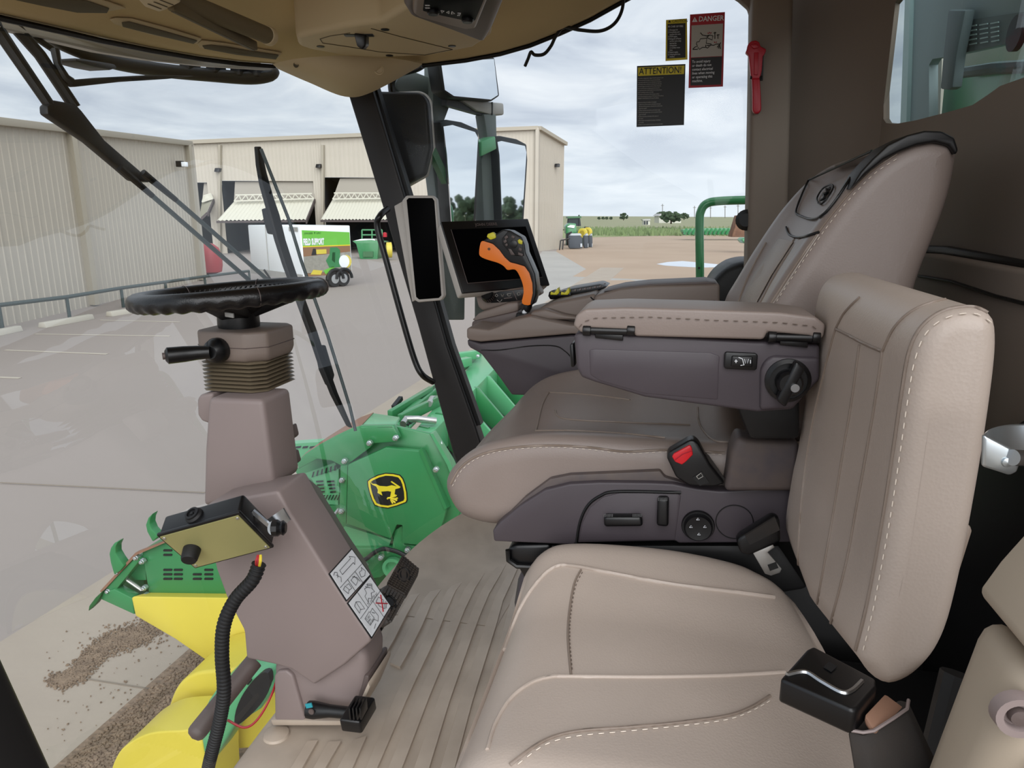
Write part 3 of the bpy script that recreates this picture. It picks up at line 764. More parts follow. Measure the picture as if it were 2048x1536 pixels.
# ------------------------------------------------------------------ pedals
def pedal(c4, label, name):
    TL, TR, BR, BL = c4; n = (TR-TL).cross(BL-TL).normalized()
    if n.dot(ray(790, 1180)) > 0: n = -n
    c = (TL+TR+BR+BL)/4
    t = thing(name, label, 'pedal', c)
    f = lambda u, v, h=0.0: TL.lerp(TR, u).lerp(BL.lerp(BR, u), v)+n*h
    rs = []
    mk('plate', poly_prism([f(.06, 0), f(.94, 0), f(1, .08), f(1, .92), f(.94, 1), f(.06, 1), f(0, .92), f(0, .08)], n*-.018), 'rubber_pedal', t, bev=.004, seg=3)
    bm = B()
    for i in range(14):
        for j in range(7):
            u, v = .06+.88*i/13, .08+.84*j/6
            if (u-.5)**2/.05+(v-.5)**2/.09 < 1 or abs(u-.5) < .09 and v < .8: continue
            obox(f(u, v, .001), (f(u+.022, v)-f(u-.022, v))/2, (f(u, v+.05)-f(u, v-.05))/2, n*.0025, bm)
    mk('tread', bm, 'rubber_pedal', t)
    mk('tread_ring', tube([f(.5+.2*math.cos(a), .5+.3*math.sin(a), .001) for a in [2*math.pi*k/24 for k in range(24)]], .0016, 6, closed=True), 'rubber', t)
    mk('tread_disc', poly_prism([f(.5+.13*math.cos(a), .5+.2*math.sin(a), .0005) for a in [2*math.pi*k/24 for k in range(24)]], n*.001), 'rubber', t)
    mk('pedal_arm', bar(c-n*.012, c-n*.012+Vector((-.06, .0, -.12)), .02, .02), 'black_plastic', t)
    return t
pedal([PY(772, 1168, 1.16), PY(805, 1108, 1.24), PY(840, 1138, 1.235), PY(812, 1190, 1.155)], 'far black rubber brake pedal next to the clear corner of the floor', 'brake_pedal')
pedal([PY(752, 1205, 1.06), PY(770, 1170, 1.14), PY(812, 1193, 1.135), PY(780, 1250, 1.055)], 'near black rubber brake pedal touching the instruction label', 'brake_pedal')
# ------------------------------------------------------------------ control box on a clamp
k_ = .86
TL, TR, BR = PY(315, 1072, 1.0*k_), PY(478, 1027, 1.02*k_), PY(545, 1095, 1.08*k_)
E1, E2 = TR-TL, BR-TR; n = E1.cross(E2).normalized()
if n.dot(ray(430, 1085)) < 0: n = -n
BLc = TL+E2
cb = thing('control_box', 'black plastic control box with a brass face plate clamped to the column', 'control box', TL+E1*.5+E2*.5)
def cf(u, v, h=0.0): return TL+E1*u+E2*v+n*h
mk('case', poly_prism([cf(0, 0, .003), cf(1, 0, .003), cf(1, 1, .003), cf(0, 1, .003)], n*.036), 'black_plastic', cb, bev=.005, seg=3)
mk('face_frame', poly_prism([cf(-.01, -.02), cf(1.01, -.02), cf(1.01, 1.02), cf(-.01, 1.02)], n*.006), 'black_plastic', cb, bev=.002)
fp = mk('face_plate', poly_prism([cf(.02, .03, -.0015), cf(.98, .03, -.0015), cf(.98, .97, -.0015), cf(.02, .97, -.0015)], n*.002), 'gold_plate', cb)
for u, v in ((.05, .08), (.95, .08), (.95, .92), (.05, .92)): mk('screw', lathe([(.0028, 0), (.0025, .0012), (0, .0016)], cf(u, v, -.0015), -n, 12), 'zinc', fp)
kc = cf(.2, .50, -.0015)
mk('knob', lathe([(.0135, 0), (.0135, .004), (.0125, .018), (.011, .0215), (0, .022)], kc, -n, 28), 'rubber', cb)
# grommet on the top edge
tn = -(E2.normalized()); gc = TL+E1*.42+n*.020
mk('grommet', lathe([(.014, -.002), (.014, .003), (.011, .006), (.011, .009), (.0075, .0095), (.0075, .006), (.003, .006), (.0025, .009), (0, .009)], gc, tn, 28), 'rubber', cb)
mk('cable_gland', lathe([(.007, 0), (.008, .004), (.005, .009)], TL+E1*.56+E2+n*.02, E2, 16), 'rubber', cb)
# clamp knob and bracket on the column side
ck = PY(556, 1056, .90)
mk('bracket_plate', slab([(533, 1040), (566, 1017), (580, 1040), (548, 1075)], .93, .003), 'steel', cb)
mk('clamp_washer', cyl(PY(546, 1056, .90), PY(549, 1056, .903), .011, 20), 'rim', cb)
mk('clamp_knob', lathe([(.008, -.012), (.012, -.008), (.010, -.004), (.013, 0), (.013, .008), (.008, .010)], ck, (-1, -.3, 0), 10), 'black_plastic', cb)
mk('bracket_arm', bar(PY(545, 1056, .92), cf(1, .3, .025), .006, .006), 'steel', cb)
# corrugated conduit with wires
hz_ = [PY(518, 1128, .875), PY(505, 1160, .87), PY(470, 1200, .865), PY(448, 1250, .86), PY(444, 1310, .86), PY(448, 1380, .86), PY(440, 1440, .87), PY(425, 1500, .88), PY(415, 1545, .9), PY(410, 1600, .92)]
cn = thing('wiring_conduit', 'black corrugated cable conduit hanging from the control box', 'conduit', PY(425, 1500, .88))
pth = resample(crom(hz_, 10), 340, False)
mk('conduit_tube', tube(pth, [.0112 if i % 4 < 2 else .0092 for i in range(len(pth))], 12), 'rubber', cn, sm=40)
for dx_, m_ in ((-4, 'wire_red'), (-1, 'wire_red'), (2, 'wire_yellow'), (4, 'wire_yellow')):
    mk('wire', tube(crom([PY(516+dx_, 1132, .868), PY(517+dx_*1.3, 1122, .862), PY(519+dx_*.8, 1110, .868)], 5), .0014, 6), m_, cn)
rw = crom([PY(560, 1330, 1.05), PY(545, 1385, 1.0), PY(518, 1435, .97), PY(490, 1455, .955), PY(455, 1440, .95)], 8)
tag(mk('red_wire', tube(rw, .0022, 6), 'wire_red'), 'thin red wire looping beside the column base', 'wire')
# ------------------------------------------------------------------ operator's seat
def xz(pix, Y): return [(p.x, p.z) for p in PYs(pix, Y)]
def smoothprof(P, n=6): return [(v.x, v.y) for v in crom([Vector((a, b, 0)) for a, b in P], n, closed=True)]
seat = thing('operator_seat', 'taupe leather operator seat with armrest box, power seat buttons and black piping', 'seat', (.05, CY, 0))
cu_prof = smoothprof(xz([(893, 1000), (886, 968), (903, 925), (948, 888), (1010, 868), (1100, 858), (1250, 862), (1400, 872), (1500, 885), (1540, 960), (1400, 1010), (1200, 1010), (1060, 1050), (990, 1056), (940, 1046), (912, 1030)], .93))
def cdef(v):
    c = 1.175; q = (v.y-c)/.25
    if v.z > .53 and abs(q) < 1: v.z -= .030*(1-abs(q)**4)*min(1, (v.z-.53)/.04)
    if q > 0: v.x += .02*q*q
    return v
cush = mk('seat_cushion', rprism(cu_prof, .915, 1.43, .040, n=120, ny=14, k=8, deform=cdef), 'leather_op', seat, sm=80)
# seams of the cushion
sidest = castpath(cush, [(902, 968), (922, 935), (960, 910), (1020, 896), (1100, 891), (1180, 895), (1250, 903), (1330, 900), (1400, 903), (1450, 906)], .0005)
seam(sidest, .0018, 'side_seam', 'leather_dark', cush)
stitches(castpath(cush, [(906, 972), (926, 939), (962, 914), (1020, 900), (1100, 895), (1180, 899), (1250, 907), (1330, 904), (1400, 907), (1450, 910)], .0012), 'side_stitching', 'thread', cush, .005, .0035, .0005)
for pix in ([(1098, 785), (1085, 810), (1075, 850), (1072, 862)], [(1072, 862), (1150, 862), (1250, 868), (1330, 876)], [(1098, 785), (1180, 790), (1260, 800)], [(1110, 820), (1130, 838), (1250, 845), (1380, 850)], [(1395, 815), (1400, 850), (1425, 880), (1460, 885)]):
    P = castpath(cush, pix, .0004)
    if len(P) > 2: seam(P, .0016, 'top_seam', 'leather_dark', cush)
# backrest
bk = xz([(1490, 850), (1482, 790), (1484, 720), (1500, 662), (1525, 620), (1583, 528), (1655, 425), (1725, 342), (1790, 293), (1850, 272), (1898, 278), (1914, 303), (1900, 385), (1870, 472), (1835, 562), (1805, 680), (1775, 800), (1740, 860), (1620, 885), (1530, 880)], .96)
bkp = smoothprof(bk, 6)
def bdef(v):
    c = 1.165; q = (v.y-c)/.215
    # centre hollow between the bolsters, and shoulders drawn in near the top
    fx = (v.z-.75)/.3
    xf = .12+(v.z-.80)*.60
    if v.x < xf+.05 and abs(q) < .8 and .72 < v.z < 1.0: v.x += .022*(1-(q/.8)**4)
    if v.z > .93: s_ = 1-.22*min(1, (v.z-.93)/.10); v.y = c+(v.y-c)*(1 if q < 0 else s_)
    return v
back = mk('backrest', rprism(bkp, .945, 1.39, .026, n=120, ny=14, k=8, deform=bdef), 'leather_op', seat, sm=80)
stitches(castpath(back, [(1540, 625), (1600, 533), (1672, 432), (1745, 352), (1800, 315)], .0012), 'side_stitching', 'thread', back, .004, .004, .0005)
seam(castpath(back, [(1530, 625), (1590, 533), (1662, 432), (1735, 350), (1795, 308)], .0003), .0014, 'side_seam', 'leather_dark', back)
seam(castpath(back, [(1912, 310), (1898, 390), (1868, 475), (1836, 560)], .0008), .0024, 'rear_piping', 'pearl', back)
# black cap over the top edge
cap_t = [(1722, 343), (1745, 318), (1775, 290), (1815, 270), (1850, 261), (1885, 262), (1910, 275), (1918, 300)]
cap_l = [(1912, 310), (1898, 291), (1870, 284), (1835, 290), (1800, 303), (1768, 319), (1730, 350), (1700, 380)]
mk('cap_band', slab(cap_t+cap_l, .941, .06), 'piping_black', back, bev=.006, seg=3)
# head panel with its outline and badge
hpix = [(1600, 432), (1594, 425), (1602, 400), (1615, 370), (1634, 340), (1660, 318), (1700, 300), (1740, 298), (1745, 305), (1720, 335), (1695, 372), (1670, 408), (1648, 432), (1625, 440)]
P = castpath(back, hpix+[hpix[0]], .0025, 4)
if len(P) > 8:
    seam(P, .0017, 'head_outline', 'piping_black', back)
pb = castpath(back, [(1574, 455), (1580, 470), (1598, 476), (1620, 472), (1640, 465)], .002, 4)
if len(pb) > 3: seam(pb, .0017, 'panel_piping', 'piping_black', back)
badge = [(1640, 408), (1637, 398), (1648, 380), (1662, 372), (1669, 374), (1667, 384), (1655, 402), (1646, 410)]
P = castpath(back, badge+[badge[0]], .003, 4)
if len(P) > 6:
    seam(P, .0014, 'badge_outline', 'black_print', back)
    seam(castpath(back, [(1645, 402), (1652, 398), (1650, 390), (1658, 388), (1656, 380), (1663, 378)], .003, 4), .0022, 'badge_deer', 'black_print', back)
for pix in ([(1565, 480), (1530, 540), (1500, 610)], [(1600, 478), (1562, 530), (1530, 590), (1512, 622)], [(1532, 485), (1500, 545), (1475, 610)], [(1590, 478), (1540, 545), (1510, 610)]):
    P = castpath(back, pix, .0003, 6)
    if len(P) > 2: seam(P, .0016, 'panel_seam', 'leather_dark', back)
# perforated inserts
for pix in ([(1598, 482), (1640, 470), (1600, 530), (1555, 600), (1538, 622), (1518, 622), (1545, 570)], [(1560, 478), (1588, 484), (1545, 550), (1508, 618), (1482, 612), (1510, 550)]):
    decal(back, pix, .001, .002, 'perforated_insert', 'leather_perf', back, .0008)
# armrest box at the near side
YA = .80
arm = mk('armrest_box', slab([(1147, 670), (1160, 664), (1640, 690), (1640, 760), (1585, 820), (1515, 825), (1290, 795), (1190, 765), (1162, 755), (1153, 735)], YA, .075), 'charcoal', seat, bev=.006, seg=3)
mk('armrest_recess', slab([(1178, 700), (1190, 698), (1420, 705), (1440, 712), (1438, 740), (1436, 800), (1290, 788), (1200, 762), (1180, 750)], YA-.0012, .004), 'charcoal', arm, bev=.002)
mk('armrest_step', slab([(1521, 740), (1530, 722), (1545, 712), (1640, 716), (1640, 760), (1585, 818), (1520, 822)], YA-.006, .02), 'charcoal', arm, bev=.005, seg=3)
padp = [(1146, 652), (1152, 630), (1170, 618), (1250, 615), (1400, 619), (1560, 625), (1632, 634), (1652, 650), (1648, 675), (1635, 682), (1620, 672), (1535, 664), (1528, 680), (1270, 673), (1262, 660), (1175, 656), (1165, 668)]
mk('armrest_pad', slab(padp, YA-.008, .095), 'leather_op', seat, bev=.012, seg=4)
stitches([PY(x, y, YA-.0095) for x, y in [(1158, 655), (1168, 643), (1190, 636), (1300, 634), (1420, 640), (1560, 645), (1625, 652), (1640, 664)]], 'pad_stitching', 'thread_dark', seat, .006, .004, .0006)
for x in (1218, 1588):
    hg = mk('hinge', cyl(PY(x-48, 660+(x-1218)*.037, YA-.004), PY(x+48, 663+(x-1218)*.037, YA-.004), .0045, 14), 'black_plastic', seat)
    mk('hinge_leaf', slab([(x-28, 664+(x-1218)*.037), (x+28, 667+(x-1218)*.037), (x+28, 682+(x-1218)*.037), (x-28, 676+(x-1218)*.037)], YA-.004, .01), 'black_plastic', hg, bev=.001)
    for dx_ in (-44, 44): mk('hinge_knuckle', cyl(PY(x+dx_-8, 660+(x-1218)*.037, YA-.005), PY(x+dx_+8, 661+(x-1218)*.037, YA-.005), .0065, 14), 'black_plastic', hg, bev=.001)
sw_ = mk('heater_switch_frame', slab([(1449, 708), (1452, 704), (1512, 707), (1516, 711), (1514, 738), (1510, 741), (1452, 738), (1448, 734)], YA-.005, .006), 'black_plastic', seat, bev=.002, seg=3)
rk = mk('heater_rocker', slab([(1464, 712), (1506, 714), (1505, 735), (1462, 733)], YA-.009, .006), 'black_plastic', sw_, bev=.0015, seg=3)
def pixline(pix, Y, r, name, mt, par): return mk(name, tube([PY(a, b, Y) for a, b in pix], r, 4), mt, par)
for pix in ([(1472, 719), (1472, 726)], [(1469, 722.5), (1475, 722.5)], [(1477, 715), (1485, 718), (1488, 730), (1481, 731)], [(1489, 718), (1491, 727), (1493, 718), (1495, 727), (1497, 718)], [(1501, 720), (1501, 727)]):
    pixline(pix, YA-.0092, .0005, 'switch_symbol', 'white_print', rk)
kn = PY(1575, 760, YA-.006)
mk('knob_base', lathe([(.024, 0), (.024, -.004), (.020, -.007), (.020, -.004)], kn, (0, 1, 0), 30), 'black_plastic', seat, sm=40)
kn_ = mk('tilt_knob', lathe([(.014, 0), (.0135, -.018), (.011, -.022), (0, -.022)], kn, (0, 1, 0), 24), 'black_plastic', seat)
mk('knob_grip', obox(kn+Vector((0, -.016, 0)), (.005, 0, -.004), (0, .007, 0), (.008, 0, .022)), 'black_plastic', seat, bev=.003, seg=3)
mk('knob_screw', lathe([(.005, -.022), (.0045, -.026), (0, -.026)], kn+Vector((.004, 0, -.003)), (0, 1, 0), 16), 'steel', seat)
mk('front_rocker', slab([(1138, 690), (1147, 686), (1150, 735), (1141, 736)], YA+.02, .03), 'black_plastic', seat, bev=.003)
mk('armrest_pivot', slab([(1470, 800), (1600, 800), (1600, 880), (1500, 880), (1480, 830)], .845, .08), 'black_soft', seat, bev=.006)
# side trim of the seat base with controls
YT = .895
trimp = [(985, 1062), (1000, 1045), (1040, 1012), (1090, 980), (1140, 968), (1200, 965), (1300, 966), (1345, 968), (1395, 978), (1440, 983), (1520, 978), (1572, 972), (1600, 975), (1600, 1085), (1358, 1087), (1350, 1082), (1152, 1086), (1146, 1090), (988, 1083)]
st = mk('side_trim', slab(trimp, YT, .035), 'charcoal', seat, bev=.004, seg=3)
mk('trim_ledge', slab([(1000, 1045), (1050, 995), (1100, 958), (1140, 950), (1320, 942), (1330, 955), (1400, 975), (1440, 980), (1520, 976), (1520, 988), (1400, 990), (1345, 976), (1140, 976), (1080, 992), (1030, 1025)], YT+.01, .05), 'charcoal_dirty', seat, bev=.004)
mk('control_recess', slab([(1157, 1082), (1165, 1045), (1180, 1015), (1205, 995), (1240, 986), (1355, 986), (1362, 992), (1350, 1080)], YT-.0012, .003), 'charcoal', st, bev=.002)
arc = [PY(x, y, YT-.001) for x, y in [(1153, 1086), (1160, 1045), (1175, 1012), (1200, 992), (1235, 983), (1362, 985)]]
seam(crom(arc, 6), .0022, 'recess_edge', 'black_soft', st)
for pix in ([(1207, 1034), (1283, 1034), (1286, 1054), (1208, 1055)], [(1315, 998), (1338, 998), (1337, 1055), (1313, 1053)]):
    bt = mk('seat_button', slab(pix, YT-.014, .016), 'black_plastic', seat, bev=.004, seg=3)
    horizontal = pix[1][0]-pix[0][0] > 40
    for i in range(7):
        if horizontal:
            for x0 in (1208, 1266): mk('button_grip', bar(PY(x0+i*2.8, 1028, YT-.012), PY(x0+i*2.8, 1034, YT-.0135), .0009, .001), 'black_plastic', bt)
        else: mk('button_grip', bar(PY(1317+i*2.8, 995, YT-.012), PY(1317+i*2.8, 1002, YT-.0148), .0009, .001), 'black_plastic', bt)
lk = PY(1396, 1050, YT)
mk('lumbar_knob_ring', lathe([(.021, .002), (.0215, -.003), (.0205, -.005), (.0185, -.005)], lk, (0, 1, 0), 32), 'black_plastic', seat)
lkn = mk('lumbar_knob', lathe([(.0185, 0), (.0185, -.009), (.0165, -.012), (.005, -.0105), (0, -.0105)], lk, (0, 1, 0), 32), 'black_plastic', seat)
for x, y in ((1396, 1038), (1382, 1053), (1410, 1053), (1398, 1068)):
    mk('knob_symbol', tube([PY(x-3, y+2, YT-.0122), PY(x, y-2, YT-.0122), PY(x+3, y+2, YT-.0122), PY(x-3, y+2, YT-.0122)], .0004, 4), 'white_print', lkn)
mk('round_cover', tube([PY(1469, 1044, YT-.0008)+Vector((.0235*math.cos(a), 0, .0235*math.sin(a))) for a in [2*math.pi*k/40 for k in range(40)]], .0007, 5, closed=True), 'black_soft', st)
# rear riser, base box under the seat
mk('rear_riser', slab([(1448, 985), (1462, 905), (1475, 872), (1495, 880), (1600, 885), (1600, 985)], .88, .05), 'charcoal_dirty', seat, bev=.008, seg=3)
mk('base_housing', slab([(1020, 1090), (1560, 1090), (1620, 1180), (1560, 1190), (1100, 1130), (1030, 1125)], .905, .45), 'seat_base_black', seat, bev=.008)
tr = mk('storage_tray', slab([(1014, 1098), (1030, 1090), (1100, 1088), (1110, 1130), (1085, 1160), (1050, 1162), (1035, 1135), (1017, 1122)], .90, .3), 'black_plastic', seat, bev=.006, seg=3)
mk('tray_lip', tube([PY(x, y, .897) for x, y in [(1016, 1100), (1017, 1120), (1034, 1132), (1080, 1134)]], .004, 8), 'black_plastic', tr)
mk('pedestal', slab([(1035, 1150), (1110, 1140), (1400, 1190), (1500, 1500), (1060, 1500), (1025, 1215)], .94, .38), 'charcoal', seat, bev=.015)
mk('rear_base', box((.26, 1.16, .22), (.32, .38, .44)), 'seat_base_black', seat, bev=.01)
# ------------------------------------------------------------------ red seat belt buckle of the operator
bu = thing('belt_buckle', 'black seat belt buckle with a red release button', 'buckle', PY(1430, 975, .885))
bY = .885
mk('buckle_body', slab([(1333, 915), (1337, 905), (1378, 881), (1388, 880), (1398, 888), (1420, 930), (1450, 968), (1430, 974), (1410, 974), (1378, 972), (1352, 955)], bY, .024), 'black_plastic', bu, bev=.004, seg=3)
mk('release_button', slab([(1344, 914), (1347, 908), (1380, 890), (1384, 896), (1386, 910), (1372, 924), (1364, 930), (1350, 924)], bY-.0025, .006), 'red_button', bu, bev=.0015, seg=3)
mk('button_ridge', tube([PY(1349, 920, bY-.003), PY(1365, 908, bY-.003), PY(1384, 901, bY-.003)], .0007, 5), 'red_plastic', bu)
mk('buckle_plate', slab([(1385, 955), (1404, 943), (1418, 965), (1400, 972)], bY-.001, .003), 'black_soft', bu)
mk('buckle_mark', tube([PY(x, y, bY-.0014) for x, y in [(1393, 953), (1402, 946), (1406, 953), (1397, 958), (1393, 953)]], .0005, 4), 'grey_print', bu)
mk('buckle_strap', slab([(1410, 905), (1418, 912), (1450, 958), (1448, 972), (1432, 960)], bY+.01, .003), 'belt', bu)
# ------------------------------------------------------------------ instructor's seat
ins = thing('jump_seat', 'beige leather jump seat with a tall padded backrest nearest the door', 'seat', (.1, .68, 0))
def zc(px, py, Y): p = PY(px, py, Y); return (p.x, p.z)
ipb = smoothprof(xz([(1720, 1320), (1712, 1290), (1745, 1170), (1772, 1020), (1791, 900), (1806, 790), (1822, 700), (1846, 652), (1886, 624), (1940, 615), (1975, 625), (1988, 660), (1983, 750), (1955, 940), (1915, 1150), (1880, 1270), (1830, 1335), (1780, 1360), (1745, 1350)], .535), 5)
def idef(v):
    q = (v.y-.70)/.17
    if v.z < .62 and q > -.9: v.z -= .055*min(1, (v.y-.54)/.2)*min(1, (.62-v.z)/.05)
    if v.z > .80: v.y += 0
    return v
ib = mk('backrest', rprism(ipb, .522, .875, .015, n=120, ny=14, k=8, deform=idef), 'leather', ins, sm=80)
stitches(castpath(ib, [(1728, 1300), (1752, 1200), (1782, 1040), (1802, 910), (1818, 800), (1834, 712), (1858, 662), (1900, 635), (1950, 630), (1985, 650)], .0012), 'side_stitching', 'thread', ib, .005, .0035, .0005)
seam(castpath(ib, [(1712, 1300), (1738, 1195), (1768, 1030), (1788, 900), (1804, 790), (1820, 702), (1846, 652), (1890, 622), (1945, 615), (1980, 630)], .0003), .0016, 'side_seam', 'leather_dark', ib)
for pix in ([(1672, 658), (1700, 672), (1735, 690), (1766, 703)], [(1672, 658), (1650, 740), (1625, 850), (1608, 960), (1600, 1050), (1597, 1120), (1600, 1190)], [(1720, 690), (1705, 800), (1688, 900), (1672, 1000), (1655, 1100), (1640, 1180), (1628, 1240)], [(1766, 703), (1752, 800), (1735, 900), (1715, 1010), (1695, 1120), (1672, 1210), (1655, 1270)], [(1672, 658), (1690, 625), (1720, 595)], [(1766, 703), (1790, 655), (1830, 620), (1890, 600), (1950, 600)]):
    P = castpath(ib, pix, .0003)
    if len(P) > 2: seam(P, .0015, 'panel_seam', 'leather_dark', ib)
mk('recline_cover', slab([(1925, 1050), (1940, 1050), (1946, 1062), (1920, 1145), (1912, 1158), (1900, 1155)], .55, .2), 'leather_dark', ins, bev=.006)
# cushion
icp = smoothprof([(-.150, .33), (-.168, .38), (-.166, .43), (-.145, .465), (-.10, .480), (0, .484), (.10, .478), (.17, .466), (.205, .44), (.21, .38), (.17, .33), (0, .32)], 6)
def icdef(v):
    q = (v.y-.665)/.2
    if v.z > .44: v.z -= .012*(1-min(1, abs(q))**3)
    # plan: rear narrows towards the hinge on the far side
    if q > 0 and v.x > .02: v.x -= .045*q*q*min(1, (v.x-.02)/.15)
    if q > .35 and v.z > .42: v.z += .040*(q-.35)
    return v
ic = mk('seat_cushion', rprism(icp, .455, .885, .055, n=120, ny=14, k=8, deform=icdef), 'leather', ins, sm=80)
for pix, r in (([(1010, 1300), (1040, 1220), (1075, 1165), (1110, 1135), (1150, 1133), (1250, 1152), (1350, 1170), (1450, 1182), (1548, 1195)], .0028),
               ([(1162, 1140), (1148, 1170), (1138, 1230), (1136, 1280), (1142, 1350)], .0014),
               ([(975, 1500), (990, 1450), (1020, 1400), (1060, 1368), (1100, 1355), (1142, 1354), (1300, 1355), (1450, 1352), (1570, 1345)], .0020)):
    P = castpath(ic, pix, .0004)
    if len(P) > 2: seam(P, r, 'top_seam', 'leather_dark' if r < .002 else 'leather', ic)
P = castpath(ic, [(1165, 1145), (1151, 1175), (1142, 1230), (1140, 1280), (1145, 1345)], .001)
if len(P) > 2: stitches(P, 'top_stitching', 'thread_dark', ic, .004, .003, .0006)
stitches(castpath(ic, [(1036, 1530), (1090, 1492), (1150, 1475), (1250, 1465), (1350, 1455), (1450, 1442), (1500, 1425), (1545, 1400)], .0012), 'edge_stitching', 'thread', ic, .006, .004, .0006)
seam(castpath(ic, [(1020, 1530), (1085, 1484), (1150, 1464), (1250, 1456), (1350, 1447), (1450, 1433), (1500, 1416), (1540, 1392)], .0003), .0018, 'edge_seam', 'leather_dark', ic)
mk('seat_frame', box((.03, .66, .27), (.34, .34, .10)), 'seat_base_black', ins, bev=.01)
mk('seat_pan', box((.06, .66, .13), (.26, .28, .26)), 'seat_base_black', ins, bev=.02)
mk('seat_skirt', box((.27, .72, .17), (.30, .40, .33)), 'seat_base_black', ins, bev=.01)
mk('back_hinge', tube([Vector((.19, .47, .40)), Vector((.20, .47, .50)), Vector((.22, .50, .60))], .012, 10), 'seat_base_black', ins)
# ------------------------------------------------------------------ near buckle, its strap, and the loose tongue
nb = thing('passenger_belt_buckle', 'large dusty black buckle cover beside the instructor seat cushion', 'buckle', PY(1700, 1450, .46))
tp = [PZ(1560, 1357, .626), PZ(1622, 1288, .626), PZ(1764, 1363, .626), PZ(1712, 1424, .626)]
nn = Vector((0, 0, -1))
bd = mk('buckle_cover', poly_prism([tp[0], tp[0].lerp(tp[1], .85), tp[1]+(tp[2]-tp[1])*.04, tp[2].lerp(tp[1], .08), tp[2].lerp(tp[3], .2), tp[3].lerp(tp[2], .1), tp[3].lerp(tp[0], .05)], nn*.018), 'black_plastic', nb, bev=.0045, seg=4)
f_ = lambda u, v: tp[0].lerp(tp[3], u).lerp(tp[1].lerp(tp[2], u), v)-nn*.0006
mk('cover_rib', tube(crom([f_(.04, .12), f_(.2, .34), f_(.45, .30), f_(.72, .27), f_(.80, .42), f_(.82, .75)], 6), .0016, 6), 'steel', bd)
mk('cover_logo', poly_prism([f_(.34, .62), f_(.46, .60), f_(.47, .78), f_(.35, .80)], nn*-.0004), 'rubber', bd)
mk('belt_loop', poly_prism([PZ(1728, 1430, .618), PZ(1770, 1385, .618), PZ(1815, 1418, .612), PZ(1750, 1462, .612)], nn*.006), 'brown_seal', nb, bev=.002)
sl = mk('belt_sleeve', loftpoly([PY(1696, 1462, .41), PY(1726, 1467, .41), PY(1747, 1464, .41), PY(1788, 1438, .42), PY(1814, 1420, .43), PY(1817, 1402, .44), PY(1800, 1398, .45), PY(1700, 1450, .45)],
    [PY(1718, 1600, .40), PY(1760, 1604, .395), PY(1790, 1600, .40), PY(1830, 1570, .405), PY(1870, 1545, .41), PY(1876, 1530, .42), PY(1860, 1525, .45), PY(1725, 1590, .45)]), 'belt', nb, bev=.002)
mk('sleeve_edge', tube([PY(1696, 1460, .409), PY(1726, 1465, .409), PY(1747, 1462, .409), PY(1788, 1436, .419), PY(1814, 1418, .429), PY(1817, 1400, .44)], .0011, 6), 'taupe', nb)
tg = thing('belt_tongue', 'steel seat belt tongue with a black grip hanging between the seats', 'belt tongue', PY(1530, 1110, .85))
mk('tongue_grip', slab([(1473, 1085), (1480, 1075), (1545, 1035), (1560, 1040), (1562, 1085), (1500, 1112), (1482, 1108)], .845, .02), 'black_plastic', tg, bev=.004, seg=3)
mk('tongue_webbing', slab([(1490, 1072), (1550, 1035), (1560, 1060), (1500, 1090)], .842, .004), 'belt', tg)
bm = slab([(1505, 1105), (1545, 1088), (1550, 1095), (1536, 1105), (1564, 1138), (1560, 1146), (1542, 1152), (1530, 1148)], .852, .003)
mk('tongue_blade', bm, 'zinc', tg, bev=.001)
mk('tongue_slot', slab([(1535, 1130), (1552, 1124), (1557, 1136), (1540, 1142)], .8515, .001), 'black_soft', tg)
# ------------------------------------------------------------------ right hand console
con = thing('armrest_console', 'taupe control console with storage lid on the far side of the operator seat', 'console', PY(1060, 720, 1.6))
YC = 1.475
skirt = mk('console_top', slab([(933, 657), (940, 655), (977, 660), (996, 654), (1025, 640), (1061, 632), (1094, 640), (1141, 650), (1250, 655), (1250, 672), (1143, 668), (1050, 676), (961, 684), (940, 681), (933, 676)], YC, .27), 'console', con, bev=.006, seg=3)
mk('console_body', slab([(934, 679), (961, 687), (1050, 679), (1143, 671), (1260, 675), (1300, 800), (1023, 790), (1000, 757), (962, 708), (940, 696), (935, 690)], YC+.004, .25), 'charcoal', con, bev=.006, seg=3)
seam(crom([PY(x, y, YC+.003) for x, y in [(962, 700), (1000, 700), (1060, 692), (1110, 692), (1132, 704), (1142, 715)]], 6), .0012, 'body_joint', 'black_soft', con)
lid = mk('storage_lid', slab([(944, 640), (958, 626), (1016, 606), (1034, 604), (1038, 609), (1036, 622), (1000, 634), (960, 645)], 1.60, .14), 'console', con, bev=.006, seg=3)
mk('lid_wall', slab([(944, 643), (1036, 622), (1040, 640), (1010, 650), (960, 662), (942, 660)], 1.585, .15), 'taupe_dark', con, bev=.004)
mk('console_ridge', slab([(1074, 640), (1078, 616), (1110, 603), (1172, 591), (1192, 586), (1196, 640), (1150, 652), (1100, 648)], 1.53, .14), 'console', con, bev=.010, seg=4)
mk('lever_socket', lathe([(.024, -.004), (.022, .004), (.012, .005)], PY(1052, 630, 1.56), (0, 0, 1), 20), 'black_soft', con)
mk('lever_ramp', slab([(1060, 640), (1062, 624), (1090, 618), (1130, 630), (1190, 640)], 1.50, .05), 'console', con, bev=.006, seg=3)
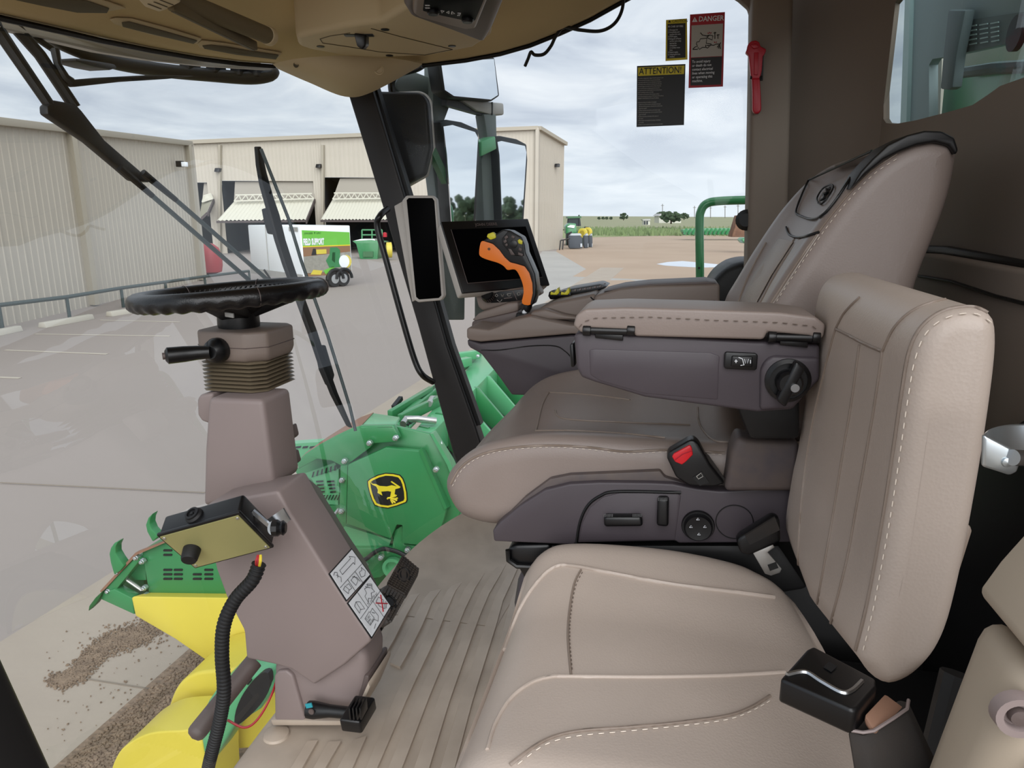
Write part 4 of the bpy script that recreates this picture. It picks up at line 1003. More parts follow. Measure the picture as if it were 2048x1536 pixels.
# rear rest of the console
mk('rear_rest', slab([(1186, 600), (1192, 590), (1240, 577), (1300, 571), (1440, 568), (1440, 640), (1300, 650), (1200, 645)], 1.485, .13), 'console', con, bev=.006, seg=3)
mk('rest_pad', slab([(1205, 584), (1245, 574), (1300, 568), (1415, 563), (1436, 568), (1300, 573), (1245, 579)], 1.49, .12), 'taupe_dark', con, bev=.004)
seam(crom([PY(x, y, 1.484) for x, y in [(1181, 594), (1190, 602), (1200, 608), (1210, 612), (1300, 610), (1430, 602)]], 6), .0016, 'rest_joint', 'black_soft', con)
# keypad and yellow levers on top
mk('keypad', slab([(1096, 592), (1140, 578), (1200, 568), (1215, 574), (1190, 586), (1100, 600)], 1.62, .10), 'black_plastic', con, bev=.004)
for i in range(6): mk('keypad_line', bar(PY(1150+i*10, 581-i*1.6, 1.612), PY(1160+i*10, 573-i*1.2, 1.66), .003, .003), 'taupe', con)
for x in (1108, 1129):
    t_ = thing('flap_lever', 'yellow thumb lever on a black base, '+('nearest the orange joystick' if x == 1108 else 'behind the first yellow lever'), 'lever', PY(x, 592, 1.60))
    mk('lever_base', slab([(x-12, 594), (x-10, 584), (x, 580), (x+12, 586), (x+14, 592)], 1.60, .03), 'black_plastic', t_, bev=.002)
    mk('lever_cap', slab([(x-8, 590), (x-7, 583), (x, 586), (x+8, 575), (x+10, 586), (x+6, 590)], 1.595, .028), 'knob_yellow', t_, bev=.002)
# control unit below the monitor
un = bpy.data.objects.new('knob_panel', None); COL.objects.link(un); place(un, PY(1000, 605, 1.66), con); un['label'] = 'black button strip with a rotary knob'
mk('panel_body', slab([(950, 590), (958, 585), (1075, 572), (1083, 590), (1040, 606), (965, 622), (956, 614)], 1.64, .05), 'console', un, bev=.006, seg=3)
mk('panel_face', slab([(976, 586), (1074, 575), (1079, 588), (1036, 602), (982, 606)], 1.636, .006), 'black_plastic', un, bev=.001)
kc = PY(978, 594, 1.634); kax = Vector((-.15, -.8, .55)).normalized()
kb = mk('rotary_knob', lathe([(.0155, 0), (.0155, .012), (.014, .016), (0, .0165)], kc, kax, 28), 'black_plastic', un)
bmk = B()
for i in range(20):
    a = 2*math.pi*i/20; s_, w_ = frame(kax); q = kc+(s_*math.cos(a)+w_*math.sin(a))*.0157
    bar(q+kax*.002, q+kax*.012, .0012, .0012, bm=bmk)
mk('knob_grip', bmk, 'taupe_dark', un)
for pix in ([(990, 591), (993, 588), (996, 591), (993, 594), (990, 591)], [(1002, 588), (1004, 593), (1008, 588), (1006, 593)], [(1014, 588), (1023, 587), (1020, 592), (1016, 592), (1014, 588)], [(1034, 587), (1038, 584), (1041, 589), (1036, 591), (1034, 587)], [(994, 600), (1000, 604), (1004, 599)]):
    pixline(pix, 1.6352, .0006, 'key_symbol', 'grey_print', un)
for a, b in (((1026, 582), (1034, 600)), ((1008, 597), (1024, 595))): pixline([a, b], 1.6355, .0008, 'key_gap', 'taupe', un)
# ------------------------------------------------------------------ large monitor
TL, TR, BR = PY(882, 443, 1.62), PY(1056, 437, 1.78), PY(1100, 570, 1.72)
E1, E2 = TR-TL, BR-TR; n = E1.cross(E2).normalized()
if n.dot(ray(990, 510)) < 0: n = -n
mon = thing('console_monitor', 'large touchscreen monitor with a black bezel and pale case behind the joystick', 'monitor', TL+E1*.5+E2)
def mf(u, v, h=0.0): return TL+E1*u+E2*v+n*h
mk('monitor_case', poly_prism([mf(.0, .0, .006), mf(1, 0, .006), mf(1, 1, .006), mf(0, 1, .006)], n*.032), 'pearl', mon, bev=.006, seg=3)
bz = mk('bezel', poly_prism([mf(.0, .0), mf(1, 0), mf(1, 1), mf(0, 1)], n*.008), 'black_plastic', mon, bev=.002)
mk('display_glass', poly_prism([mf(.08, .12, -.0004), mf(.94, .12, -.0004), mf(.94, .88, -.0004), mf(.08, .88, -.0004)], n*.003), 'screen', mon)
for a, b in (((.08, .12), (.08, .88)), ((.08, .88), (.94, .88))): mk('bezel_edge', tube([mf(*a, -.0006), mf(*b, -.0006)], .0007, 5), 'taupe_dark', bz)
mk('brand_text', text_bm('JOHN DEERE', .0105, mf(.36, .085, -.0008), E1, -E2, font_w=.0002), 'taupe_dark', bz)
mk('mount_arm', bar(mf(.5, .9, .03), PY(1040, 625, 1.70), .03, .03), 'taupe_dark', con, bev=.006)
# ------------------------------------------------------------------ orange joystick
js = thing('control_joystick', 'orange and black multifunction joystick with yellow buttons', 'joystick', PY(1050, 630, 1.56))
JY = 1.54
org = [(958, 505), (961, 486), (967, 482), (985, 486), (1000, 498), (1012, 513), (1022, 522), (1035, 525), (1051, 529), (1061, 545), (1067, 566), (1068, 586), (1062, 609), (1044, 607), (1047, 586), (1045, 568), (1037, 548), (1029, 539), (1015, 540), (1008, 533), (996, 526), (973, 519), (961, 513)]
ogr = [(v.x, v.y) for v in crom([Vector((a, b, 0)) for a, b in org], 3, closed=True)]
mk('grip', slab(ogr, JY, .042), 'orange', js, bev=.007, seg=4, sm=50)
blk = [(966, 482), (975, 476), (992, 468), (1006, 459), (1020, 461), (1043, 474), (1049, 490), (1051, 505), (1061, 527), (1070, 548), (1073, 572), (1072, 591), (1065, 611), (1060, 609), (1065, 586), (1064, 566), (1058, 546), (1049, 533), (1033, 528), (1020, 525), (1009, 515), (998, 500), (985, 488)]
jb = mk('head', slab(blk, JY-.004, .050), 'black_plastic', js, bev=.006, seg=4, sm=50)
mk('side_panel', slab([(1003, 478), (1016, 462), (1040, 475), (1046, 492), (1048, 512), (1030, 512), (1014, 500), (1004, 488)], JY-.006, .004), 'black_soft', js, bev=.002)
for pix in ([(1008, 474), (1014, 470), (1017, 475), (1011, 479)], [(1006, 482), (1012, 478), (1014, 484), (1009, 487)], [(1009, 489), (1014, 486), (1016, 491), (1012, 493)], [(1024, 470), (1030, 473), (1028, 478), (1022, 475)], [(1016, 497), (1022, 498), (1030, 510), (1022, 510)], [(1038, 494), (1044, 498), (1042, 503), (1037, 500)], [(1036, 504), (1046, 508), (1045, 513), (1036, 510)]):
    mk('button', slab(pix, JY-.0085, .004), 'taupe_dark', js, bev=.001)
mk('thumb_pad', lathe([(.009, 0), (.009, .003), (.006, .004)], PY(1027, 488, JY-.006), (0, -1, 0), 18), 'black_plastic', js)
mk('top_button', slab([(973, 474), (975, 468), (986, 464), (991, 469), (992, 476), (981, 480)], JY-.007, .012), 'knob_yellow', js, bev=.002)
mk('top_button', slab([(1035, 481), (1039, 478), (1045, 482), (1044, 489), (1037, 487)], JY-.009, .006), 'knob_yellow', js, bev=.001)
mk('trigger', slab([(1007, 530), (1013, 529), (1022, 531), (1022, 536), (1014, 538), (1009, 536)], JY+.004, .03), 'black_plastic', js, bev=.003)
mk('grip_screw', lathe([(.003, 0), (.003, .001), (0, .0005)], PY(978, 498, JY-.001), (0, -1, 0), 14), 'rust', js)
mk('boot', tube([PY(1055, 606, JY+.02), PY(1053, 614, JY+.02), PY(1051, 622, JY+.02)], [.012, .0125, .010], 14), 'black_plastic', js)
mk('shaft', cyl(PY(1050, 618, JY+.015), PY(1048, 633, JY+.015), .0055, 14), 'white_print', js)
# ------------------------------------------------------------------ display on the corner post
pd = thing('post_display', 'tall narrow black display in a pale case on the front corner post', 'monitor', PY(845, 600, 1.72))
mk('case', slab([(803, 402), (812, 391), (864, 391), (872, 398), (888, 592), (882, 601), (836, 605), (828, 600)], 1.70, .022), 'pearl', pd, bev=.004, seg=3)
mk('display_glass', slab([(813, 400), (817, 396), (864, 396), (868, 402), (882, 591), (877, 596), (838, 599), (832, 594)], 1.697, .005), 'screen', pd, bev=.001)
mk('mount_plate', slab([(788, 412), (806, 402), (832, 600), (824, 604)], 1.725, .03), 'pearl', pd, bev=.002)
# grab rail along the post
gr = crom([PY(775, 418, 1.84), PY(760, 432, 1.80), PY(755, 455, 1.80), PY(775, 530, 1.80), PY(808, 650, 1.80), PY(830, 722, 1.80), PY(845, 750, 1.80), PY(866, 764, 1.84)], 8)
tag(mk('grab_rail', tube(gr, .0085, 12), 'black_plastic'), 'slim black grab rail running along the front corner post', 'handle')
# ------------------------------------------------------------------ corn header in front of the machine
HY = 4.70
hdr = thing('corn_header', 'green and yellow folding corn header in front of the cab', 'corn header', (-2.0, 4.6, GZ))
mk('end_plate', slab([(680, 925), (690, 915), (786, 852), (860, 868), (896, 930), (925, 1010), (905, 1070), (880, 1120), (700, 1120), (680, 1040)], HY+.02, .04), 'green', hdr, bev=.008)
mk('guard_shield', slab([(594, 924), (610, 908), (639, 889), (674, 870), (704, 856), (721, 852), (786, 851), (799, 876), (791, 884), (748, 887), (741, 895), (697, 928), (683, 932), (664, 922), (634, 918), (596, 939)], HY-.06, .05), 'green', hdr, bev=.008)
mk('guard_top', loftpoly(PYs([(721, 853), (786, 852), (790, 856), (721, 857)], HY-.06), [PY(746, 826, HY+.55), PY(799, 834, HY+.42), PY(801, 838, HY+.42), PY(746, 830, HY+.55)]), 'green_pale', hdr, bev=.005)
mk('rubber_seal', loftpoly(PYs([(600, 918), (639, 888), (674, 869), (704, 855), (722, 851), (722, 854), (674, 873), (639, 892)], HY-.05), [PY(612, 905, HY+.3), PY(655, 874, HY+.35), PY(690, 852, HY+.4), PY(722, 834, HY+.5), PY(747, 825, HY+.55), PY(747, 828, HY+.55), PY(690, 855, HY+.4), PY(655, 877, HY+.35)]), 'brown_seal', hdr)
mk('logo_panel', slab([(695, 930), (771, 895), (837, 902), (842, 896), (893, 1016), (888, 1038), (871, 1084), (850, 1092), (803, 1087), (804, 1051), (793, 1050), (781, 1078), (692, 1048)], HY-.10, .05), 'green', hdr, bev=.010)
lp_ = bpy.data.objects['logo_panel']
mk('panel_flange', slab([(681, 932), (695, 930), (692, 1048), (684, 1044), (678, 1035)], HY-.09, .05), 'green', hdr, bev=.005)
mk('panel_return', loftpoly(PYs([(838, 902), (843, 896), (894, 1016), (889, 1020)], HY-.11), PYs([(846, 906), (852, 900), (902, 1012), (896, 1018)], HY+.02)), 'green', hdr)
mk('end_flange', loftpoly(PYs([(860, 868), (866, 867), (900, 925), (930, 1000), (922, 1004), (894, 930)], HY), PYs([(866, 862), (872, 861), (908, 918), (938, 990), (930, 996), (902, 924)], HY+.16)), 'green_pale', hdr)
# emblem
em_pts = [(734, 962), (740, 957), (755, 950), (771, 946), (787, 947), (800, 950), (806, 957), (810, 967), (814, 985), (815, 1000), (813, 1005), (795, 1012), (776, 1017), (760, 1015), (749, 1011), (743, 1000), (738, 985), (735, 972)]
cxy = (775, 981)
def emb(s, y, th, m_, nm, par): return mk(nm, slab([(cxy[0]+(a-cxy[0])*s, cxy[1]+(b-cxy[1])*s) for a, b in em_pts], y, th), m_, par)
eb = emb(1.0, HY-.106, .006, 'black_print', 'emblem', hdr)
emb(.95, HY-.1085, .003, 'yellow_print', 'emblem_border', eb); emb(.84, HY-.111, .003, 'black_print', 'emblem_field', eb)
def z2(l): return [(500+a/4.096, 850+b/4.096) for a, b in l]
deer = z2([(978, 456), (1003, 482), (1030, 484), (1062, 500), (1120, 504), (1160, 494), (1204, 504), (1152, 466), (1160, 460), (1232, 508), (1226, 516), (1190, 526), (1184, 568), (1204, 576), (1192, 590), (1168, 600), (1148, 590), (1156, 546), (1130, 541), (1074, 546), (1084, 578), (1044, 556), (1048, 532), (1034, 504), (1000, 488)])
mk('emblem_deer', slab(deer, HY-.1135, .003), 'yellow_print', eb)
ba = B()
for l in ([(1160, 596), (1130, 598), (1126, 606)], [(1156, 594), (1156, 615), (1170, 642)], [(1164, 616), (1192, 636)], [(1160, 606), (1190, 606), (1210, 598)], [(1178, 606), (1206, 618)], [(1170, 590), (1195, 575)]):
    tube(PYs(z2(l), HY-.1135), .007, 6, bm=ba)
mk('emblem_antlers', ba, 'yellow_print', eb)
b0 = None
for x, y in ((790, 877), (738, 887), (688, 923), (683, 961), (682, 1023), (871, 940), (761, 1116), (814, 1101), (837, 1104), (729, 1132)):
    p = PY(x, y, HY-.115)
    if b0 is None: b0 = mk('bolt', lathe([(.022, .03), (.022, .0), (.016, -.002), (.016, -.016), (.012, -.02), (0, -.02)], p, (0, 1, 0), 6), 'bolt', hdr); pb0 = p
    else: dup(b0, p-pb0, hdr)
# lower auger trough and arms
mk('trough', slab([(690, 1052), (782, 1080), (776, 1098), (700, 1100), (660, 1088)], HY-.02, .5), 'green_pale', hdr)
mk('lower_arm', slab([(700, 1096), (784, 1096), (790, 1060), (804, 1052), (808, 1090), (842, 1093), (846, 1106), (815, 1118), (760, 1155), (720, 1160), (690, 1110)], HY-.06, .08), 'green', hdr, bev=.006)
mk('arm_hub', lathe([(.07, 0), (.085, -.01), (.085, -.05), (.06, -.05), (.055, -.01)], PY(790, 1132, HY-.06), (0, 1, 0), 28), 'green_pale', hdr)
mk('hydraulic_hose', tube(crom([PY(x, y, HY-.12) for x, y in [(700, 1125), (728, 1120), (745, 1108), (765, 1098), (790, 1102), (815, 1113), (830, 1118)]], 8), .017, 10), 'header_black', hdr)
mk('frame_corner', slab([(885, 1020), (905, 1040), (912, 1060), (895, 1090), (872, 1096), (880, 1060)], HY+.08, .3), 'green_pale', hdr, bev=.02)
# slotted deck covers left of the panel
dk = mk('deck_cover', loftpoly(PYs([(606, 948), (670, 925), (674, 938), (625, 960)], HY+.1), PYs([(606, 951), (670, 928), (674, 941), (625, 963)], HY+.16)), 'green_pale', hdr)
dk2 = mk('deck_front', slab([(622, 956), (677, 938), (679, 988), (640, 986)], HY+.06, .04), 'green_pale', hdr)
dk3 = mk('deck_lower', slab([(640, 988), (678, 986), (676, 1010), (652, 1008)], HY+.05, .04), 'green_pale', hdr)
for i in range(6): mk('slot', slab([(623+i*9, 955-i*2.6), (626+i*9, 954-i*2.6), (629+i*8.6, 943-i*2.6), (626+i*8.6, 944-i*2.6)], HY+.045, .004), 'header_black', dk2)
for j in range(4):
    for i in range(2): mk('slot', slab([(632+i*22+j*2, 962+j*7), (646+i*22+j*1, 961+j*7), (646+i*22+j*1, 964+j*7), (632+i*22+j*2, 965+j*7)], HY+.045, .004), 'header_black', dk2)
for i in range(6): mk('slot', slab([(643+i*6, 1000), (645+i*6, 1000), (650+i*6, 990), (648+i*6, 990)], HY+.04, .004), 'header_black', dk3)
dk4 = mk('far_deck', slab([(580, 888), (640, 884), (622, 906), (600, 920), (580, 930)], HY+.5, .1), 'green_pale', hdr)
for i in range(3): mk('slot', slab([(592+i*14, 893), (602+i*14, 892), (600+i*14, 896), (590+i*14, 897)], HY+.49, .004), 'header_black', dk4)
mk('deck_back', slab([(590, 940), (640, 905), (692, 915), (692, 1062), (640, 1020), (600, 960)], HY+.22, .04), 'green', hdr)
mk('lower_deck', slab([(650, 1012), (690, 1010), (692, 1060), (670, 1060)], HY+.04, .1), 'green', hdr)
mk('link_chain', tube(PYs([(664, 1032), (672, 1026), (678, 1018)], HY-.1), .014, 8), 'bolt', hdr)
# main beam running off to the right
ZB = -.86
q = [PZ(826, 864, ZB), PZ(862, 868, ZB), PZ(1004, 722, ZB), PZ(962, 704, ZB)]
mk('main_beam', poly_prism(q, (0, 0, -.28)), 'green_pale', hdr, bev=.012)
for a, b in (((840, 852), (858, 856)), ((872, 826), (893, 829)), ((920, 776), (935, 779))):
    mk('beam_band', bar(PZ(*a, ZB+.004), PZ(*b, ZB+.004), .03, .01), 'green', hdr)
e0, e1_ = PZ(864, 866, ZB-.04), PZ(1006, 722, ZB-.04)
side_d = (q[1]-q[0]).normalized()
for i, s_ in enumerate((.12, .30, .48, .66, .84)):
    a = e0.lerp(e1_, s_); mk('beam_gusset', poly_prism([a+Vector((0, 0, .04)), a+side_d*.05+Vector((0, 0, .04)), a+side_d*.75+Vector((0, .1, -.75)), a+side_d*.65+Vector((0, .1, -.75)), a+Vector((0, 0, -.25))], (0, .05, 0)), 'green_pale' if i % 2 else 'green', hdr, bev=.006)
mk('lower_beam', poly_prism([p+side_d*.35+Vector((0, 0, -.62)) for p in (q[1], q[1]+side_d*.4, q[2]+side_d*.4, q[2])], (0, 0, -.18)), 'green', hdr, bev=.01)
mk('back_sheet', poly_prism([e0+Vector((0, 0, -.2)), e1_+Vector((0, 0, -.2)), e1_+side_d*.4+Vector((0, 0, -.9)), e0+side_d*.4+Vector((0, 0, -.9))], (-.02, 0, 0)), 'header_black', hdr)
mk('support_tube', tube([PZ(806, 848, ZB+.06), PZ(812, 838, ZB+.08), PZ(836, 838, ZB+.08), PZ(872, 842, ZB+.05)], .03, 12), 'zinc', hdr)
mk('support_tube', tube([PZ(858, 808, ZB+.08), PZ(864, 797, ZB+.08), PZ(882, 798, ZB+.06)], .03, 12), 'zinc', hdr)
mk('hook_bolt', lathe([(.04, 0), (.04, .03), (.022, .032), (.022, .08)], PY(884, 892, HY+.1), (-1, -.4, 0), 6), 'bolt', hdr)
# folded row units on the far side of the beam
def bars_(l, z, w, h, nm, m_):
    for a, b in l: mk(nm, bar(PZ(*a, z), PZ(*b, z), w, h), m_, hdr, bev=.006)
bars_([((780, 832), (862, 782)), ((800, 840), (880, 800))], ZB+.05, .05, .10, 'row_unit_arm', 'green')
bars_([((812, 832), (905, 752)), ((838, 806), (916, 742)), ((905, 752), (958, 706))], ZB+.02, .07, .08, 'row_unit_arm', 'green')
bars_([((900, 716), (955, 708)), ((905, 730), (938, 722))], ZB+.1, .10, .10, 'far_row_arm', 'green_pale')
for pts in ([(792, 848), (815, 832), (826, 836), (815, 856)], [(822, 828), (842, 806), (854, 804), (848, 822), (826, 832)], [(812, 846), (826, 836), (832, 842), (818, 856)]):
    pl = mk('slotted_plate', poly_prism([PZ(a, b, ZB+.03) for a, b in pts], (0, 0, -.02)), 'green_pale', hdr)
    cxm, cym = sum(a for a, b in pts)/len(pts), sum(b for a, b in pts)/len(pts)
    for i in range(3): mk('slot', bar(PZ(cxm-7+i*5, cym+5-i*3, ZB+.033), PZ(cxm-2+i*5, cym-i*3, ZB+.033), .02, .006), 'header_black', pl)
mk('row_tip', bar(PZ(787, 815, ZB), PZ(802, 796, ZB+.05), .04, .04), 'header_black', hdr)
for x, y in ((955, 713), (930, 722)):
    dup(b0, PZ(x, y, ZB+.12)-pb0, hdr)
# ---- near row unit, gathering tines and yellow snouts
NY = 3.05
hood = mk('row_hood', slab([(282, 1102), (300, 1092), (332, 1084), (440, 1040), (560, 1040), (560, 1195), (297, 1195), (290, 1150)], NY, .35), 'green', hdr, bev=.015)
for x0, ys in ((327, (1101, 1110, 1140, 1149, 1158)), (348, (1140, 1149, 1158)), (386, (1149, 1158)), (409, (1140, 1149, 1158))):
    for y_ in ys: mk('slot', slab([(x0, y_-2), (x0+16, y_-2), (x0+17, y_), (x0+16, y_+2), (x0, y_+2), (x0-1, y_)], NY-.004, .008), 'header_black', hood)
mk('hood_lip', slab([(298, 1192), (520, 1196), (520, 1200), (300, 1197)], NY-.02, .05), 'header_black', hdr)
mk('unit_mouth', slab([(229, 1180), (262, 1150), (285, 1140), (292, 1195), (262, 1197)], NY+.12, .1), 'green_dark', hdr)
mk('unit_back', slab([(262, 1150), (280, 1112), (290, 1120), (292, 1160), (270, 1160)], NY+.08, .1), 'green', hdr)
mk('unit_rail', slab([(273, 1112), (282, 1118), (232, 1180), (203, 1192), (199, 1188), (205, 1180)], NY-.02, .06), 'green', hdr, bev=.008)
mk('unit_rail', slab([(199, 1187), (228, 1178), (264, 1196), (269, 1230), (199, 1198)], NY-.03, .06), 'green', hdr, bev=.008)
mk('rail_edge', slab([(200, 1182), (270, 1106), (335, 1080), (336, 1083), (273, 1110), (203, 1186)], NY-.03, .03), 'brown_seal', hdr)
mk('tie_rod', cyl(PY(248, 1155, NY+.03), PY(284, 1180, NY+.05), .012, 10), 'zinc', hdr)
for x, y in ((271, 1116), (215, 1183), (287, 1177), (290, 1192), (230, 1130), (234, 1145), (283, 1124)):
    c = dup(b0, PY(x, y, NY-.03)-pb0, hdr); c.scale = (.7, .7, .7)
tine1 = [(236, 1083), (228, 1086), (221, 1096), (218, 1108), (221, 1126), (228, 1150), (240, 1142), (248, 1132), (238, 1118), (231, 1106), (231, 1094)]
tine2 = [(305, 1027), (296, 1036), (291, 1050), (294, 1064), (305, 1084), (316, 1073), (304, 1060), (299, 1048), (300, 1038)]
for t_ in (tine1, tine2): mk('gathering_tine', slab(t_, NY-.05, .05), 'green', hdr, bev=.006)
mk('gathering_tine', slab([(205, 1182), (199, 1197), (190, 1210), (176, 1223), (178, 1212), (190, 1196)], NY-.05, .04), 'green_dark', hdr, bev=.005)
sn = [(262, 1196), (266, 1193), (470, 1196), (560, 1200), (560, 1340), (464, 1340), (433, 1336), (349, 1278), (270, 1232)]
mk('yellow_snout', loftpoly(PYs(sn, NY-.08), [p+Vector((.1, .5, -.12)) for p in PYs(sn, NY-.08)]), 'yellow', hdr, bev=.03, seg=3)
sn2 = [(v.x, v.y) for v in crom([Vector((a, b, 0)) for a, b in [(330, 1458), (338, 1410), (355, 1372), (384, 1349), (433, 1341), (560, 1337), (600, 1400), (560, 1480), (440, 1500)]], 4, closed=True)]
mk('yellow_snout', slab(sn2, 2.62, .35), 'yellow', hdr, bev=.05, seg=4, sm=60)
mk('snout_window', slab([(372, 1440), (378, 1432), (398, 1430), (398, 1458), (370, 1458)], 2.615, .02), 'header_black', hdr)
sn3 = [(v.x, v.y) for v in crom([Vector((a, b, 0)) for a, b in [(222, 1560), (232, 1515), (256, 1488), (300, 1467), (360, 1462), (396, 1461), (408, 1500), (414, 1560), (400, 1640), (250, 1640)]], 4, closed=True)]
mk('yellow_snout', slab(sn3, 2.3, .25), 'yellow', hdr, bev=.05, seg=4, sm=60)
gh = [(398, 1460), (401, 1432), (414, 1405), (440, 1367), (470, 1354), (537, 1344), (545, 1380), (518, 1422), (470, 1452), (440, 1500), (412, 1540), (404, 1500)]
mk('green_shield', slab(gh, 2.28, .2), 'green_pale', hdr, bev=.02, seg=3)
mk('shield_recess', slab([(v.x, v.y) for v in crom([Vector((a, b, 0)) for a, b in [(536, 1346), (515, 1352), (488, 1385), (472, 1420), (470, 1450), (490, 1440), (520, 1410), (538, 1375)]], 3, closed=True)], 2.27, .03), 'header_black', hdr)
mk('shield_mark', tube(PYs([(492, 1356), (498, 1352), (502, 1360), (496, 1368), (492, 1360)], 2.275), .005, 6), 'black_print', hdr)
for x, y in ((-2.3, 3.3), (-2.2, 5.0), (-1.9, 8.0)):
    mk('stand_leg', box((x, y, (GZ-1.2)/2), (.12, .12, abs(GZ+1.2))), 'green_dark', hdr)
# ------------------------------------------------------------------ ground outside
def slabD(pix, D, dD, bm=None):
    f = Vector((-sy_, cy_, 0)); return poly_prism([PD(a, b, D) for a, b in pix], f*dD, bm)
def flat(name, pix, z, mt, th=.03): return struct(mk(name, poly_prism([PZ(a, b, z) for a, b in pix], (0, 0, -th)), mt, sm=0))
g = mk('ground', poly_prism([Vector((-260, -60, GZ)), Vector((120, -60, GZ)), Vector((160, 130, GZ)), Vector((-260, 130, GZ))], (0, 0, -.3)), 'ground', sm=0); struct(g, 'grey tan asphalt yard')
A0, A1, A2 = PZ(14, 1279, GZ), PZ(840, 762, GZ), PZ(377, 1304, GZ)
dr = (A1-A0).normalized(); pr = Vector((dr.y, -dr.x, 0)); wd = (A2-A0).dot(pr)
def stripq(w0, w1, s0, s1, z, name, mt, th=.02):
    P = [A0+dr*s0+pr*w0, A0+dr*s1+pr*w0, A0+dr*s1+pr*w1, A0+dr*s0+pr*w1]
    return struct(mk(name, poly_prism([Vector((p.x, p.y, z)) for p in P], (0, 0, -th)), mt, sm=0))
kerb = stripq(0, wd, -12, 40, GZ+.015, 'concrete_strip', 'concrete')
gravel_ = stripq(wd, wd+9, -12, 16, GZ+.02, 'gravel_bed', 'gravel')
for a, b in (((110, 1348), (300, 1378)), ((0, 965), (410, 985))):
    mk('slab_joint', bar(PZ(*a, GZ+.017), PZ(*b, GZ+.017), .012, .006), 'concrete_dark', kerb)
# loose gravel on the strip and pebbles over the bed
rnd = random.Random(3)
def pebbles(n, pick, lo, hi, name, label):
    V, Fc = [], []
    for i in range(n):
        px, py = pick(i); p = PZ(px, py, GZ+.022); s_ = rnd.uniform(lo, hi); a = rnd.uniform(0, 3.1); ca_, sa_ = math.cos(a)*s_*.5, math.sin(a)*s_*.5; o_ = len(V)
        for k, (u, v, w) in enumerate(((-1, -1.3, -.3), (1, -1.2, -.3), (1.1, 1.3, -.3), (-.9, 1.4, -.3), (-.7, -.8, .4), (.8, -.9, .3), (.6, .9, .5), (-.8, .8, .3))):
            V.append((p.x+u*ca_-v*sa_, p.y+u*sa_+v*ca_, p.z+w*s_))
        for f in ((3, 2, 1, 0), (4, 5, 6, 7), (0, 1, 5, 4), (1, 2, 6, 5), (2, 3, 7, 6), (3, 0, 4, 7)): Fc.append(tuple(o_+q for q in f))
    me = bpy.data.meshes.new(name); me.from_pydata(V, [], Fc); o = link(name, me, 'pebble'); WT[o.name] = Vector()
    return tag(o, label, 'gravel', kind='stuff')
def spill(i):
    s = rnd.random(); ax, ay = 110+200*s, 1362-122*s+12*math.sin(s*9)
    return ax+rnd.gauss(0, 9+8*s), ay+rnd.gauss(0, 6+6*s)
pebbles(3200, spill, .005, .016, 'gravel_spill', 'trail of loose gravel across the pale concrete strip')
pebbles(170, lambda i: (rnd.uniform(90, 420), rnd.uniform(1250, 1500)), .004, .010, 'loose_stones', 'single small stones scattered over the concrete strip')
def bedpick(i):
    while True:
        px, py = rnd.uniform(110, 470), rnd.uniform(1270, 1560)
        p = PZ(px, py, GZ); w = (p-A0).dot(pr)
        if w > wd+.02: return px, py
pebbles(4200, bedpick, .008, .022, 'bed_gravel', 'brown gravel covering the bed beside the concrete strip')
flat('dirt_lot', [(1112, 503), (1128, 476), (1300, 472), (1500, 468), (1900, 474), (2300, 520), (1900, 640), (1400, 566), (1145, 553), (1172, 538)], GZ+.01, 'dirt')
flat('concrete_path', [(1085, 502), (1112, 503), (1172, 538), (1145, 553), (1500, 568), (1500, 640), (1080, 660), (960, 690), (1040, 560)], GZ+.012, 'path_concrete')
mudp = [(1150, 575), (1190, 561), (1260, 560), (1340, 572), (1300, 600), (1180, 600)]
flat('mud_patch', mudp, GZ+.016, 'dirt', .004)
pud = flat('puddle', [(1313, 528), (1335, 524), (1365, 522), (1400, 525), (1440, 529), (1450, 534), (1400, 535), (1360, 533), (1330, 531)], GZ+.016, 'water', .004)
# fields and far rise
fld = mk('field', poly_prism([PZ(1050, 478, GZ+.03), PZ(1500, 466, GZ+.03), PZ(2300, 470, GZ+.03), Vector((400, 260, GZ+.03)), Vector((-100, 300, GZ+.03))], (0, 0, -.02)), 'field', sm=0); struct(fld, 'green and straw coloured fields beyond the yard')
def hill(u, v):
    az = math.radians(-75+150*u); t = 170+900*v; zz = GZ+.2+(.92+3.6-GZ)*min(1, v*1.5)*(.72+.22*math.sin(u*9)+.06*math.sin(u*31))
    return Vector((math.sin(az)*t, math.cos(az)*t, zz))
struct(mk('hill', surf(hill, 60, 12), 'field_far', sm=80), 'low rise of farmland at the horizon')
# tall weeds along the field edge: blades nobody could count
bm = B(); rnd = random.Random(11)
for i in range(2600):
    px = rnd.uniform(1140, 1500); py = rnd.uniform(458, 472); p = PZ(px, py, GZ+.03); h = rnd.uniform(.4, 1.1); a = rnd.uniform(0, 3.1); w = rnd.uniform(.12, .3)
    dx_ = Vector((math.cos(a), math.sin(a), 0))*w
    v = [bm.verts.new(p-dx_), bm.verts.new(p+dx_), bm.verts.new(p+Vector((rnd.uniform(-.2, .2), 0, h)))]; bm.faces.new(v)
tag(mk('weeds', bm, 'weeds', sm=0), 'rough green weeds along the edge of the dirt lot', 'weeds', kind='stuff')
